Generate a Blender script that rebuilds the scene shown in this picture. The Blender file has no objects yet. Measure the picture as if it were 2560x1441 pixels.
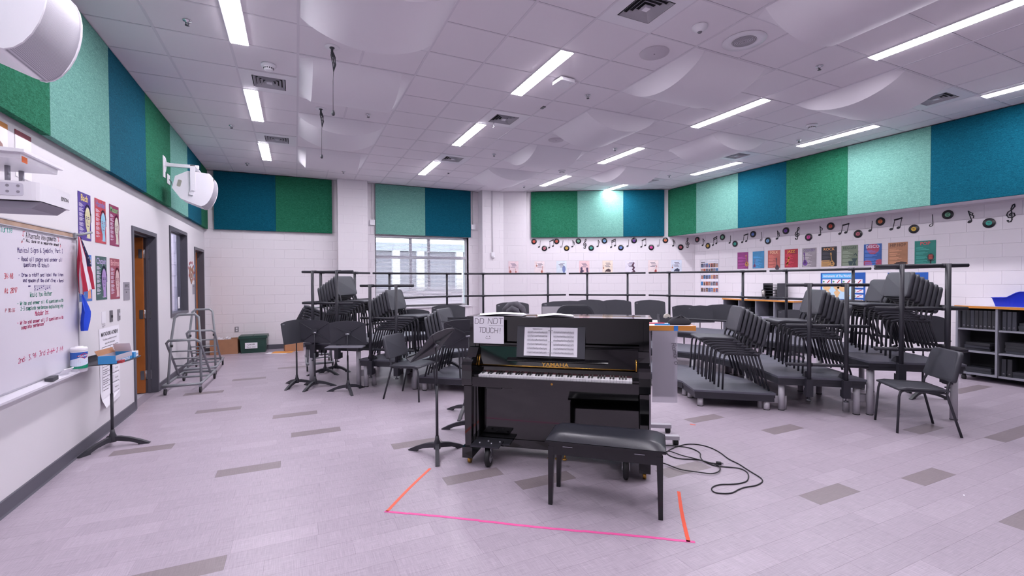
import bpy, bmesh, math, random
from math import sin, cos, pi, radians as R
from mathutils import Vector as V, Matrix as MX
random.seed(7)
S = bpy.context.scene
COL = S.collection
H = 1.524                     # camera height, metres
ZC = 3.88                     # ceiling
XL, XR, YB, YN = -1.748, 9.504, 11.64, -3.4
# ------------------------------------------------------------------ camera
cam = bpy.data.cameras.new('camera'); cam.sensor_width = 36; cam.lens = 1157 / 2560 * 36
cam.clip_start = .05; cam.clip_end = 200
co = bpy.data.objects.new('camera', cam); COL.objects.link(co)
yw, pt, rl = R(25.05), R(-1.0), R(-.27)
fwd = V((sin(yw) * cos(pt), cos(yw) * cos(pt), sin(pt))); rt = V((cos(yw), -sin(yw), 0)); up = rt.cross(fwd)
r2 = rt * cos(rl) + up * sin(rl); u2 = up * cos(rl) - rt * sin(rl)
co.matrix_world = MX(((r2.x, u2.x, -fwd.x, 0), (r2.y, u2.y, -fwd.y, 0), (r2.z, u2.z, -fwd.z, H), (0, 0, 0, 1)))
S.camera = co
# ------------------------------------------------------------------ world, exposure
w = bpy.data.worlds.new('sky'); S.world = w; w.use_nodes = True
w.node_tree.nodes['Background'].inputs[0].default_value = (.86, .92, 1.0, 1)
w.node_tree.nodes['Background'].inputs[1].default_value = 1.6
S.view_settings.view_transform = 'Standard'; S.view_settings.look = 'None'
S.view_settings.exposure = 1.36; S.view_settings.gamma = 1.0; S.view_settings.use_curve_mapping = False
S.cycles.use_denoising = True
S.cycles.max_bounces = 7; S.cycles.diffuse_bounces = 4; S.cycles.glossy_bounces = 3; S.cycles.transmission_bounces = 4; S.cycles.transparent_max_bounces = 8
S.cycles.sample_clamp_indirect = 6; S.cycles.caustics_reflective = False; S.cycles.caustics_refractive = False
LAMP = (1.0, .95, 1.04); LAMP_W = 30.0       # the tubes' colour and radiance
# ------------------------------------------------------------------ colour and materials
def lin(c):
    c /= 255.
    return c / 12.92 if c <= .04045 else ((c + .055) / 1.055) ** 2.4
def hexc(h): return tuple(lin(int(h[i:i + 2], 16)) for i in (0, 2, 4)) + (1,)
MATS = {}
def mat(name, h, rough=.6, metal=0, spec=.5, bump=None, vary=0, emit=0, alpha=1, trans=0, coat=0):
    if name in MATS: return MATS[name]
    m = bpy.data.materials.new(name); m.use_nodes = True; n = m.node_tree; b = n.nodes['Principled BSDF']
    c = hexc(h) if isinstance(h, str) else tuple(h) + (1,)
    b.inputs['Base Color'].default_value = c; b.inputs['Roughness'].default_value = rough
    b.inputs['Metallic'].default_value = metal; b.inputs['Specular IOR Level'].default_value = spec
    b.inputs['Coat Weight'].default_value = coat
    if trans: b.inputs['Transmission Weight'].default_value = trans
    if alpha < 1: b.inputs['Alpha'].default_value = alpha
    if emit:
        b.inputs['Emission Color'].default_value = c; b.inputs['Emission Strength'].default_value = emit
    tc = n.nodes.new('ShaderNodeTexCoord')
    if vary:
        nz = n.nodes.new('ShaderNodeTexNoise'); nz.inputs['Scale'].default_value = 9; nz.inputs['Detail'].default_value = 4
        n.links.new(tc.outputs['Object'], nz.inputs['Vector'])
        mx = n.nodes.new('ShaderNodeMixRGB'); mx.blend_type = 'MULTIPLY'; mx.inputs[0].default_value = 1
        rp = n.nodes.new('ShaderNodeValToRGB'); rp.color_ramp.elements[0].position = .3; rp.color_ramp.elements[1].position = .7
        rp.color_ramp.elements[0].color = (1 - vary,) * 3 + (1,); rp.color_ramp.elements[1].color = (1, 1, 1, 1)
        n.links.new(nz.outputs['Fac'], rp.inputs['Fac']); mx.inputs[1].default_value = c
        n.links.new(rp.outputs['Color'], mx.inputs[2]); n.links.new(mx.outputs[0], b.inputs['Base Color'])
    if bump:
        sc, st = bump
        nb = n.nodes.new('ShaderNodeTexNoise'); nb.inputs['Scale'].default_value = sc; nb.inputs['Detail'].default_value = 5
        n.links.new(tc.outputs['Object'], nb.inputs['Vector'])
        bm = n.nodes.new('ShaderNodeBump'); bm.inputs['Strength'].default_value = st; bm.inputs['Distance'].default_value = .004
        n.links.new(nb.outputs['Fac'], bm.inputs['Height']); n.links.new(bm.outputs[0], b.inputs['Normal'])
    MATS[name] = m
    return m
def fibre(name, h, h2):
    """wood-wool acoustic board: matted strands, two tones"""
    m = bpy.data.materials.new(name); m.use_nodes = True; n = m.node_tree; b = n.nodes['Principled BSDF']
    b.inputs['Roughness'].default_value = .95; b.inputs['Specular IOR Level'].default_value = .15
    tc = n.nodes.new('ShaderNodeTexCoord')
    outs = []
    for k, (sc, rot) in enumerate((((110, 22, 110), .5), ((24, 110, 110), -.6))):
        mp = n.nodes.new('ShaderNodeMapping'); mp.inputs['Rotation'].default_value = (.3, rot, rot); mp.inputs['Scale'].default_value = sc
        nz = n.nodes.new('ShaderNodeTexNoise'); nz.inputs['Scale'].default_value = 1; nz.inputs['Detail'].default_value = 3; nz.inputs['Distortion'].default_value = 1.6
        n.links.new(tc.outputs['Object'], mp.inputs[0]); n.links.new(mp.outputs[0], nz.inputs['Vector']); outs.append(nz)
    mm = n.nodes.new('ShaderNodeMath'); mm.operation = 'MULTIPLY'
    n.links.new(outs[0].outputs['Fac'], mm.inputs[0]); n.links.new(outs[1].outputs['Fac'], mm.inputs[1])
    rp = n.nodes.new('ShaderNodeValToRGB'); rp.color_ramp.elements[0].position = .13; rp.color_ramp.elements[1].position = .42
    rp.color_ramp.elements[0].color = hexc(h); rp.color_ramp.elements[1].color = hexc(h2)
    n.links.new(mm.outputs[0], rp.inputs['Fac']); n.links.new(rp.outputs['Color'], b.inputs['Base Color'])
    bm = n.nodes.new('ShaderNodeBump'); bm.inputs['Strength'].default_value = .5; bm.inputs['Distance'].default_value = .006
    n.links.new(mm.outputs[0], bm.inputs['Height']); n.links.new(bm.outputs[0], b.inputs['Normal'])
    MATS[name] = m
    return m
def vinyl(name, h):
    """floor plank: woven look, fine threads both ways"""
    m = bpy.data.materials.new(name); m.use_nodes = True; n = m.node_tree; b = n.nodes['Principled BSDF']
    b.inputs['Roughness'].default_value = .36; b.inputs['Specular IOR Level'].default_value = .42
    geo = n.nodes.new('ShaderNodeNewGeometry'); outs = []
    for sc in ((260, 9, 1), (9, 260, 1)):
        mp = n.nodes.new('ShaderNodeMapping'); mp.inputs['Scale'].default_value = sc
        nz = n.nodes.new('ShaderNodeTexNoise'); nz.inputs['Scale'].default_value = 1; nz.inputs['Detail'].default_value = 2
        n.links.new(geo.outputs['Position'], mp.inputs[0]); n.links.new(mp.outputs[0], nz.inputs['Vector']); outs.append(nz)
    ad = n.nodes.new('ShaderNodeMath'); ad.operation = 'ADD'
    n.links.new(outs[0].outputs['Fac'], ad.inputs[0]); n.links.new(outs[1].outputs['Fac'], ad.inputs[1])
    rp = n.nodes.new('ShaderNodeValToRGB'); rp.color_ramp.elements[0].position = .3; rp.color_ramp.elements[1].position = .78
    c = hexc(h); rp.color_ramp.elements[0].color = tuple(x * .72 for x in c[:3]) + (1,); rp.color_ramp.elements[1].color = tuple(min(1, x * 1.18) for x in c[:3]) + (1,)
    dv = n.nodes.new('ShaderNodeMath'); dv.operation = 'MULTIPLY'; dv.inputs[1].default_value = .55
    n.links.new(ad.outputs[0], dv.inputs[0]); n.links.new(dv.outputs[0], rp.inputs['Fac']); n.links.new(rp.outputs['Color'], b.inputs['Base Color'])
    rr = n.nodes.new('ShaderNodeMapRange'); rr.inputs[3].default_value = .3; rr.inputs[4].default_value = .46
    n.links.new(dv.outputs[0], rr.inputs[0]); n.links.new(rr.outputs[0], b.inputs['Roughness'])
    MATS[name] = m
    return m
PAINT = mat('wall_paint', 'D9D6DA', .6, bump=(240, .08))
BLOCKM = mat('block_paint', 'E0DBE0', .5, bump=(170, .18))
JOINT = mat('block_joint', 'C9C3CB', .7)
TILEM = mat('ceiling_tile', 'EAE5EB', .95, spec=.1, bump=(330, .5))
GRIDM = mat('ceiling_grid', 'DAD5DD', .5)
WHITE = mat('white_plastic', 'E6E4EA', .4)
CLOUDM = mat('moulded_panel', 'E8E4EA', .75, spec=.2)
DKGREY = mat('frame_grey', '56555F', .45)
BASEM = mat('base_grey', '55545E', .5)
BLK = mat('black_metal', '34343B', .42, spec=.45, bump=(500, .1))
BLKP = mat('black_plastic', '3D3E45', .5, spec=.4, bump=(600, .15))
BLKS = mat('black_seat', '46474E', .45, spec=.45, bump=(420, .12))
DECKM = mat('riser_deck', '60616C', .42, spec=.5, bump=(260, .3), vary=.12)
EDGEM = mat('riser_edge', '313138', .45)
SILV = mat('grey_enamel', 'B9B7BE', .4, metal=0)
STEEL = mat('steel', 'A9A9B0', .3, metal=.9)
GREYP = mat('grey_paint', '8B8E93', .38, spec=.5)
CHROME = mat('chrome', 'D0D0D6', .15, metal=1)
GLOSS = mat('piano_gloss', '08080A', .06, spec=.6, coat=.6)
SATIN = mat('piano_satin', '131317', .3)
BRASS = mat('brass', 'C79A4B', .25, metal=1)
PAPER = mat('paper', 'E9E7EE', .7)
INK = mat('ink', '26242C', .7)
GREYINK = mat('grey_ink', '8A8690', .8)
RUB = mat('rubber', '222226', .6)
WOODD = mat('door_wood', 'B4682F', .4, vary=.15)
EDGEW = mat('orange_edge', 'D08A3E', .45)
LAM = mat('grey_laminate', '8A8B95', .45)
DARKIN = mat('dark_inside', '2E2E33', .7)
PAN = {'t': fibre('board_teal', '033F52', '116478'), 'g': fibre('board_green', '0F5036', '358064'), 'l': fibre('board_sage', '53857B', '80B3A7')}
# ------------------------------------------------------------------ mesh builder
class MB:
    def __init__(s): s.v = []; s.f = []; s.m = []; s.k = 0; s.sm = []
    def add(s, vs, fs, smooth=False, xf=None):
        o = len(s.v)
        s.v += [tuple(xf @ V(p)) if xf is not None else tuple(p) for p in vs]
        for f in fs: s.f.append([o + i for i in f]); s.m.append(s.k); s.sm.append(smooth)
        return s
    def box(s, a, b, xf=None):
        (x0, y0, z0), (x1, y1, z1) = a, b
        return s.add([(x0, y0, z0), (x1, y0, z0), (x1, y1, z0), (x0, y1, z0), (x0, y0, z1), (x1, y0, z1), (x1, y1, z1), (x0, y1, z1)],
              [(3, 2, 1, 0), (4, 5, 6, 7), (0, 1, 5, 4), (1, 2, 6, 5), (2, 3, 7, 6), (3, 0, 4, 7)], xf=xf)
    def rbox(s, a, b, r, seg=2, xf=None, axis='z'):
        """box with rounded vertical edges (rounded rectangle extruded along axis)"""
        ax = {'z': (0, 1, 2), 'y': (0, 2, 1), 'x': (1, 2, 0)}[axis]
        u0, v0, w0 = (a[i] for i in ax); u1, v1, w1 = (b[i] for i in ax)
        pts = []
        for cx, cy, a0 in ((u1 - r, v1 - r, 0), (u0 + r, v1 - r, 90), (u0 + r, v0 + r, 180), (u1 - r, v0 + r, 270)):
            for k in range(seg + 1):
                t = R(a0 + 90 * k / seg); pts.append((cx + r * cos(t), cy + r * sin(t)))
        return s.prism(pts, w0, w1, axis, xf)
    def prism(s, pts, w0, w1, axis='z', xf=None, smooth=False):
        """polygon (2-D, counter-clockwise) extruded along an axis: z:(x,y) y:(x,z) x:(y,z)"""
        n = len(pts)
        mk = {'z': lambda p, w: (p[0], p[1], w), 'y': lambda p, w: (p[0], w, p[1]), 'x': lambda p, w: (w, p[0], p[1])}[axis]
        vs = [mk(p, w0) for p in pts] + [mk(p, w1) for p in pts]
        fs = [list(range(n))[::-1], list(range(n, 2 * n))] + [(i, (i + 1) % n, n + (i + 1) % n, n + i) for i in range(n)]
        if axis == 'y': fs = [f[::-1] for f in fs]
        o = len(s.f); s.add(vs, fs, False, xf)
        if smooth:
            for i in range(o + 2, len(s.f)): s.sm[i] = True
        return s
    def tube(s, pts, r, n=8, cap=True, xf=None):
        """round bar along a polyline; r a number or one per point"""
        P = [V(p) for p in pts]; m = len(P); rr = r if isinstance(r, (list, tuple)) else [r] * m
        t0 = (P[1] - P[0]).normalized(); ref = V((0, 0, 1)) if abs(t0.z) < .9 else V((1, 0, 0))
        nx = t0.cross(ref).normalized(); vs = []
        for i in range(m):
            a = (P[i] - P[i - 1]).normalized() if i else (P[1] - P[0]).normalized()
            b = (P[i + 1] - P[i]).normalized() if i < m - 1 else a
            t = (a + b).normalized() if (a + b).length > 1e-6 else a
            nx = (nx - t * nx.dot(t)).normalized(); ny = t.cross(nx)
            k = 1 / max(.5, t.dot(a))
            for j in range(n):
                q = 2 * pi * j / n; vs.append(P[i] + (nx * cos(q) + ny * sin(q)) * rr[i] * (k if 0 < i < m - 1 else 1))
        fs = [(i * n + j, i * n + (j + 1) % n, (i + 1) * n + (j + 1) % n, (i + 1) * n + j) for i in range(m - 1) for j in range(n)]
        o = len(s.v); s.add(vs, fs, True, xf)
        if cap:
            s.f += [[o + j for j in range(n)][::-1], [o + (m - 1) * n + j for j in range(n)]]; s.m += [s.k] * 2; s.sm += [False] * 2
        return s
    def cyl(s, c, r, h, n=16, axis='z', xf=None, r2=None):
        c = V(c); d = {'z': V((0, 0, 1)), 'y': V((0, 1, 0)), 'x': V((1, 0, 0))}[axis]
        return s.tube([c, c + d * h], [r, r if r2 is None else r2], n, True, xf)
    def lathe(s, prof, n=20, c=(0, 0, 0), xf=None, smooth=True):
        """profile of (radius, z) turned round z"""
        vs = [(c[0] + r * cos(2 * pi * j / n), c[1] + r * sin(2 * pi * j / n), c[2] + z) for r, z in prof for j in range(n)]
        m = len(prof)
        fs = [(i * n + j, i * n + (j + 1) % n, (i + 1) * n + (j + 1) % n, (i + 1) * n + j) for i in range(m - 1) for j in range(n)]
        return s.add(vs, fs, smooth, xf)
    def quad(s, a, b, c, d, xf=None): return s.add([a, b, c, d], [(0, 1, 2, 3)], xf=xf)
    def disc(s, c, r, n=16, ax='y', sx=1, rot=0, t=None):
        """flat disc facing -y"""
        pts = [(c[0] + r * sx * cos(2 * pi * k / n) * cos(rot) - r * sin(2 * pi * k / n) * sin(rot), c[1], c[2] + r * sx * cos(2 * pi * k / n) * sin(rot) + r * sin(2 * pi * k / n) * cos(rot)) for k in range(n)]
        return s.add(pts, [list(range(n))])
    def rib(s, pts, w, y=0.):
        """flat pen stroke in the xz plane facing -y"""
        for (a, b) in zip(pts, pts[1:]):
            dx, dz = b[0] - a[0], b[1] - a[1]; L = math.hypot(dx, dz)
            if L < 1e-7: continue
            ex, ez = dx / L * w * .4, dz / L * w * .4; nx, nz = -dz / L * w / 2, dx / L * w / 2
            a0, b0 = (a[0] - ex, a[1] - ez), (b[0] + ex, b[1] + ez)
            s.quad((a0[0] - nx, y, a0[1] - nz), (b0[0] - nx, y, b0[1] - nz), (b0[0] + nx, y, b0[1] + nz), (a0[0] + nx, y, a0[1] + nz))
        return s
    def mesh(s, name, mats):
        me = bpy.data.meshes.new(name); me.from_pydata(s.v, [], s.f)
        for m in (mats if isinstance(mats, (list, tuple)) else [mats]): me.materials.append(m)
        me.polygons.foreach_set('material_index', s.m); me.polygons.foreach_set('use_smooth', s.sm); me.update()
        return me
def link(name, me, parent=None, loc=None, rot=None):
    o = bpy.data.objects.new(name, me); COL.objects.link(o)
    if parent is not None: o.parent = parent
    if loc is not None: o.location = loc
    if rot is not None: o.rotation_euler = rot
    return o
def part(name, mb, m, parent, loc=None, rot=None, label=None):
    o = link(name, mb.mesh(name, m), parent, loc, rot)
    if label: o['label'] = label
    return o
def tag(o, label, cat, group=None):
    o['label'] = label; o['category'] = cat
    if group: o['group'] = group
    return o
def thing(name, label, cat, loc=(0, 0, 0), rz=0., group=None):
    o = link(name, None, None, loc, (0, 0, rz)); o.empty_display_size = .1
    return tag(o, label, cat, group)
def solid(name, mb, m, label, cat, loc=(0, 0, 0), rz=0., group=None):
    return tag(link(name, mb.mesh(name, m), None, loc, (0, 0, rz)), label, cat, group)
def struct(name, mb=None, m=None, parent=None, loc=None, rot=None):
    o = link(name, mb.mesh(name, m) if mb else None, parent, loc, rot); o['kind'] = 'structure'
    return o
def copy_tree(o, loc=None, rz=None, label=None, group=None, parent=None):
    c = o.copy(); COL.objects.link(c)
    if parent is not None: c.parent = parent
    if loc is not None: c.location = loc
    if rz is not None: c.rotation_euler = (0, 0, rz)
    if label: c['label'] = label
    if group: c['group'] = group
    for ch in KIDS.get(o.name, o.children): copy_tree(ch, parent=c)
    return c
KIDS = {}
def freeze(o):
    """remember a finished thing's children, so that copying needs no scene scan"""
    KIDS[o.name] = list(o.children)
    for c in KIDS[o.name]: freeze(c)
    return o
# block lettering as flat mesh in the xz plane, facing -y
def text(s, size, ax='CENTER', bold=0., y=0.):
    cu = bpy.data.curves.new('t', 'FONT'); cu.body = s; cu.size = size; cu.align_x = ax; cu.offset = bold; cu.resolution_u = 2
    ob = bpy.data.objects.new('t', cu); me = bpy.data.meshes.new_from_object(ob)
    mb = MB(); mb.add([(v.co.x, y, v.co.y) for v in me.vertices], [list(p.vertices) for p in me.polygons])
    bpy.data.objects.remove(ob); bpy.data.curves.remove(cu); bpy.data.meshes.remove(me)
    return mb
# handwriting: strokes on a 4 x 8 grid, baseline at 2, small letters to 6
G = {'A': '022842 1434', 'B': '0208 083847363505 3544433202', 'C': '4728180703123243', 'D': '0208 082846443202', 'E': '4808 0242 0208 0535', 'F': '0208 0848 0535', 'G': '47280703123244 4424',
 'H': '0208 4248 0545', 'I': '2228 1838 1232', 'J': '3833220213', 'K': '0208 4805 0542', 'L': '080242', 'M': '0208254842', 'N': '02084248', 'O': '1808030212324347382818', 'P': '0208 083847463505', 'Q': '18080312324338 2341',
 'R': '0208 083847463505 2542', 'S': '47381807163544321203', 'T': '0848 2822', 'U': '08031232434838', 'V': '082248', 'W': '0812253248', 'X': '0842 4802', 'Y': '082548 2522', 'Z': '08480242',
 'a': '4535160503123244 4542', 'b': '0802 05163644321202', 'c': '4536160503123243', 'd': '4842 4536160503123243', 'e': '04444536160503123243', 'f': '4738281712 0636', 'g': '4536160503123243 4641300010', 'h': '0802 0516364442',
 'i': '2622 2828', 'j': '3631200 3838', 'k': '0802 4604 1442', 'l': '2822', 'm': '0602 05162522 25364542', 'n': '0602 0516364542', 'o': '16050312324345361605'[:18], 'p': '0600 0516364543321203', 'q': '4640 4536160503123243',
 'r': '0602 05163646', 's': '4536160524443212', 't': '28233243 0646', 'u': '06031232434 4642', 'v': '062246', 'w': '0612253246', 'x': '0642 4602', 'y': '0623 460010', 'z': '06460242',
 '0': '1807031232434738 3818', '1': '172822 1232', '2': '073847460242', '3': '084825364432 3202', '4': '3238044 4444', '5': '480805354432 3202', '6': '3816030212324435 3505', '7': '084812', '8': '18063543321203054738 3818', '9': '4535160728384742',
 '-': '0535', '.': '2222', ',': '2211', ':': '2323 2626', '!': '2824 2222', '(': '38160432', ')': '18364412', '&': '42173828 1704123244', '*': '1737 1838 2826', '+': '0444 2622', "'": '2826'}
def glyph(ch):
    out = []
    for st in G.get(ch, '').split():
        q = st if len(st) % 2 == 0 else st[:-1]
        pts = [(int(q[i]), int(q[i + 1])) for i in range(0, len(q), 2)]
        if len(pts) == 2 and pts[0] == pts[1]: pts[1] = (pts[1][0] + .25, pts[1][1] + .4)
        out.append(pts)
    return out
def scrawl(mb, s, x0, z0, x1, z1, h, wt, y=0., jit=.25):
    """handwritten line from (x0,z0) to (x1,z1); h = height of a capital"""
    n = len(s); L = math.hypot(x1 - x0, z1 - z0); ux, uz = (x1 - x0) / L, (z1 - z0) / L
    adv = L / n; k = h / 6.; kx = adv / 5.4
    for i, ch in enumerate(s):
        oz = random.uniform(-jit, jit) * k; sl = random.uniform(.02, .14)
        for st in glyph(ch):
            pts = []
            for gx, gy in st:
                lx = i * adv + gx * kx + (gy - 2) * k * sl + random.uniform(-.1, .1) * k; lz = (gy - 2) * k + oz + random.uniform(-.1, .1) * k
                pts.append((x0 + ux * lx - uz * lz, z0 + uz * lx + ux * lz))
            mb.rib(pts, wt, y)
    return mb
ORD = ['first', 'second', 'third', 'fourth', 'fifth', 'sixth', 'seventh', 'eighth', 'ninth', 'tenth', 'eleventh', 'twelfth', 'thirteenth', 'fourteenth', 'fifteenth', 'sixteenth']
# ================================================================== FLOOR
FX0, FX1, FY0, FY1 = XL, XR, YN, YB
floor = struct('floor', MB().box((XL - .2, YN - .2, -.12), (XR + .2, YB + .4, -.004)), mat('screed', '9A919E', .6))
PLK = [vinyl('plank_a', 'ADA2AE'), vinyl('plank_b', 'AA9FAB'), vinyl('plank_c', 'B2A7B3'), vinyl('plank_d', '8B8084')]
PW, PLEN = .1524, .457
dark = [(-1.50, 5.19), (-1.07, 6.42), (-1.38, 7.44), (-.587, 4.25), (-.057, 5.02), (-.25, 5.74), (3.18, 1.99), (4.156, 1.85), (3.954, 1.27), (4.22, 3.13),
        (3.80, 3.68), (1.455, 3.0), (1.004, 3.3), (.771, 4.21), (-.82, 2.93), (5.5, 2.5), (6.2, 2.04), (2.57, 2.72), (8.17, 3.05), (5.0, 8.9), (8.4, 4.4), (-1.05, 2.2), (-.3, 9.0), (-.9, 8.2), (.2, 9.6)]
rows = {}
for x0, yc in dark: rows.setdefault(int(math.floor((yc - 1.92) / PW)), []).append(x0)
planks = []
for r in range(int((YN - 1.92) / PW) - 1, int((YB - 1.92) / PW) + 1):
    y0 = max(1.92 + r * PW, YN); y1 = min(1.92 + (r + 1) * PW, YB)
    if y1 - y0 < .01: continue
    off = rows[r][0] if r in rows else random.uniform(0, PLEN)
    x = off - math.ceil((off - XL) / PLEN) * PLEN
    while x < XR:
        a, b = max(x, XL), min(x + PLEN, XR)
        if b - a > .01:
            k = 3 if any(abs(x - q) < .3 for q in rows.get(r, ())) and r in rows else random.choice((0, 0, 0, 1, 1, 2))
            planks.append((a, b, y0, y1, k))
        x += PLEN
def seen(p):   # the wedge of floor in front of the lens, nearest first
    a, b, y0, y1, k = p; cx, cy = (a + b) / 2, (y0 + y1) / 2
    d = cx * .4234 + cy * .906; s = cx * .906 - cy * .4234
    return d if d > 1.9 and abs(s) < d * 1.25 else 99
planks.sort(key=seen)
cache = {}
G1 = .0004
for i, (a, b, y0, y1, k) in enumerate(planks[:300]):
    key = (round(b - a, 3), round(y1 - y0, 3), k)
    if key not in cache:
        L, W_ = b - a, y1 - y0
        m = MB(); m.add([(G1, G1, 0), (L - G1, G1, 0), (L - G1, W_ - G1, 0), (G1, W_ - G1, 0), (0, 0, -.004), (L, 0, -.004), (L, W_, -.004), (0, W_, -.004)],
                        [(0, 1, 2, 3), (4, 5, 1, 0), (5, 6, 2, 1), (6, 7, 3, 2), (7, 4, 0, 3)])
        cache[key] = m.mesh('floor_plank', PLK[k])
    link('floor_plank', cache[key], floor, (a, y0, 0))
m = MB()
for a, b, y0, y1, k in planks[300:]:
    m.k = k
    m.add([(a + G1, y0 + G1, 0), (b - G1, y0 + G1, 0), (b - G1, y1 - G1, 0), (a + G1, y1 - G1, 0), (a, y0, -.004), (b, y0, -.004), (b, y1, -.004), (a, y1, -.004)],
          [(0, 1, 2, 3), (4, 5, 1, 0), (5, 6, 2, 1), (6, 7, 3, 2), (7, 4, 0, 3)])
part('floor_planks', m, PLK, floor)['kind'] = 'stuff'
# ================================================================== WALLS
def wall_pieces(m, x0, x1, holes, y0, y1, z1=ZC + .1):
    """wall slab along x with rectangular holes (xa, xb, za, zb)"""
    x = x0
    for xa, xb, za, zb in sorted(holes):
        m.box((x, y0, 0), (xa, y1, z1))
        if za > 0: m.box((xa, y0, 0), (xb, y1, za))
        m.box((xa, y0, zb), (xb, y1, z1)); x = xb
    m.box((x, y0, 0), (x1, y1, z1)); return m
# left wall: local x runs along +Y, local y into the wall
LW = dict(loc=(XL, 0, 0), rot=(0, 0, R(90)))
D1, W1, D2 = (6.90, 7.85), (8.71, 9.86), (10.62, 11.50)
wall_left = struct('wall_left', wall_pieces(MB(), YN, YB + .2, [(D1[0] - .03, D1[1] + .03, 0, 2.165), (W1[0] - .03, W1[1] + .03, .99, 2.365), (D2[0] - .03, D2[1] + .03, 0, 2.165)], 0, .13), PAINT, None, **LW)
RH = R(-90)
wall_right = struct('wall_right', MB().box((-9.2, .0045, 0), (3.6, .2, ZC + .1)), BLOCKM, None, (XR, 0, 0), (0, 0, RH))
# far wall
BW = (1.76, 4.17, .86, 2.64)
wall_back = struct('wall_back', wall_pieces(MB(), XL - .15, 5.9, [BW], .0045, .3), BLOCKM, None, (0, YB, 0))
DA = R(-28.7); DW = V((5.738, 11.05, 0)); du = V((cos(DA), sin(DA), 0)); dn = V((-sin(DA), cos(DA), 0))
wall_diagonal = struct('wall_diagonal', MB().box((-.3, .0045, 0), (4.36, .2, ZC + .1)), BLOCKM, None, DW, (0, 0, DA))
wall_behind = struct('wall_behind', MB().box((XL - .1, YN - .2, 0), (XR + .2, YN, ZC + .1)), mat('wall_bounce_dimmed', '6A6668', .6))  # unseen wall, coloured dark so less light bounces back into the room
col1 = struct('wall_column', MB().box((.897, 11.370, 0), (1.556, YB + .02, ZC + .05)), BLOCKM)
c2 = [(4.452, YB + .1), (4.452, 11.338), (5.06, 11.338), (5.60, 11.042), (5.70, 11.22), (5.60, YB + .1)]
col2 = struct('wall_column', MB().prism(c2, 0, ZC + .05), BLOCKM)
# concrete blocks, one mesh per length, laid in running bond
BH, BL = .2032, .4064
bcache = {}
def block_mesh(L):
    key = round(L, 3)
    if key not in bcache:
        g, i_, h = .0012, .0036, BH
        m = MB(); m.add([(i_, 0, i_), (L - i_, 0, i_), (L - i_, 0, h - i_), (i_, 0, h - i_), (g, .005, g), (L - g, .005, g), (L - g, .005, h - g), (g, .005, h - g)],
                        [(0, 1, 2, 3), (4, 5, 1, 0), (5, 6, 2, 1), (6, 7, 3, 2), (7, 4, 0, 3)])
        bcache[key] = m.mesh('block', BLOCKM)
    return bcache[key]
def blocks(parent, u0, u1, k0, k1, ph=0., loc=(0, 0, 0), rz=0., hole=None):
    for k in range(k0, k1):
        z = k * BH; x = u0 - ((ph + (k % 2) * BL / 2) % BL)
        while x < u1 - .012:
            a, b = max(x, u0), min(x + BL, u1)
            if hole and a < hole[1] and b > hole[0] and z + BH > hole[2] and z < hole[3]:
                if a < hole[0]: b = hole[0]
                elif b > hole[1]: a = hole[1]
                else: x += BL; continue
            if b - a > .03:
                p = V(loc) + V((cos(rz) * a, sin(rz) * a, z))
                link('block', block_mesh(b - a), parent, p, (0, 0, rz))
            x += BL
blocks(wall_back, XL, .897, 0, 13, .1)
blocks(wall_back, 1.556, BW[0], 0, 19, .1); blocks(wall_back, BW[1], 4.452, 0, 19, .1)
blocks(wall_back, BW[0], BW[1], 0, 4, .1)
blocks(wall_back, XL, -1.55, 13, 19, .1)
blocks(wall_diagonal, -.03, 4.29, 0, 13, .2)
blocks(wall_right, -8.99, -2.2, 0, 13, .05)
# faces of the columns
for z in range(19):
    pass
blocks(col1, 0, .659, 0, 19, .28 + .0, (.897, 11.367, 0))
blocks(col1, 0, .266, 0, 19, .1, (1.559, 11.370, 0), R(90)); blocks(col1, 0, .266, 0, 19, .1, (.894, 11.64, 0), R(-90))
blocks(col2, 0, .608, 0, 19, .13, (4.452, 11.335, 0)); blocks(col2, 0, .615, 0, 19, .1, (5.0586, 11.3354, 0), DA)
blocks(col2, 0, .30, 0, 19, .1, (4.449, 11.64, 0), R(-90))
# bulkhead over the right wall that carries the boards
struct('wall_bulkhead', MB().box((8.985, YN, 2.665), (XR, 9.35, ZC)), PAINT)
# base boards
def base(name, m): struct(name, m, BASEM)
b_ = MB()
for a, b in ((YN, 6.85), (7.90, 10.57)): b_.prism([(XL, 0), (XL + .022, 0), (XL + .014, .012), (XL + .01, .1), (XL, .104)], -b, -a, 'y', MX(((1, 0, 0, 0), (0, -1, 0, 0), (0, 0, 1, 0), (0, 0, 0, 1))))
for i in range(len(b_.f)): b_.f[i] = b_.f[i][::-1]
base('baseboard_left', b_)
b_ = MB(); b_.box((XL, YB - .012, 0), (.887, YB - .001, .104)); b_.box((1.566, YB - .012, 0), (4.44, YB - .001, .104)); base('baseboard_back', b_)
base('baseboard_column', MB().box((.876, 11.352, 0), (1.577, 11.364, .104)))
xf = MX.Translation(DW) @ MX.Rotation(DA, 4, 'Z')
base('baseboard_diagonal', MB().box((-.02, -.012, 0), (4.28, -.001, .104), xf))
base('baseboard_right', MB().box((XR - .012, YN, 0), (XR - .001, 8.98, .104)))
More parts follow.
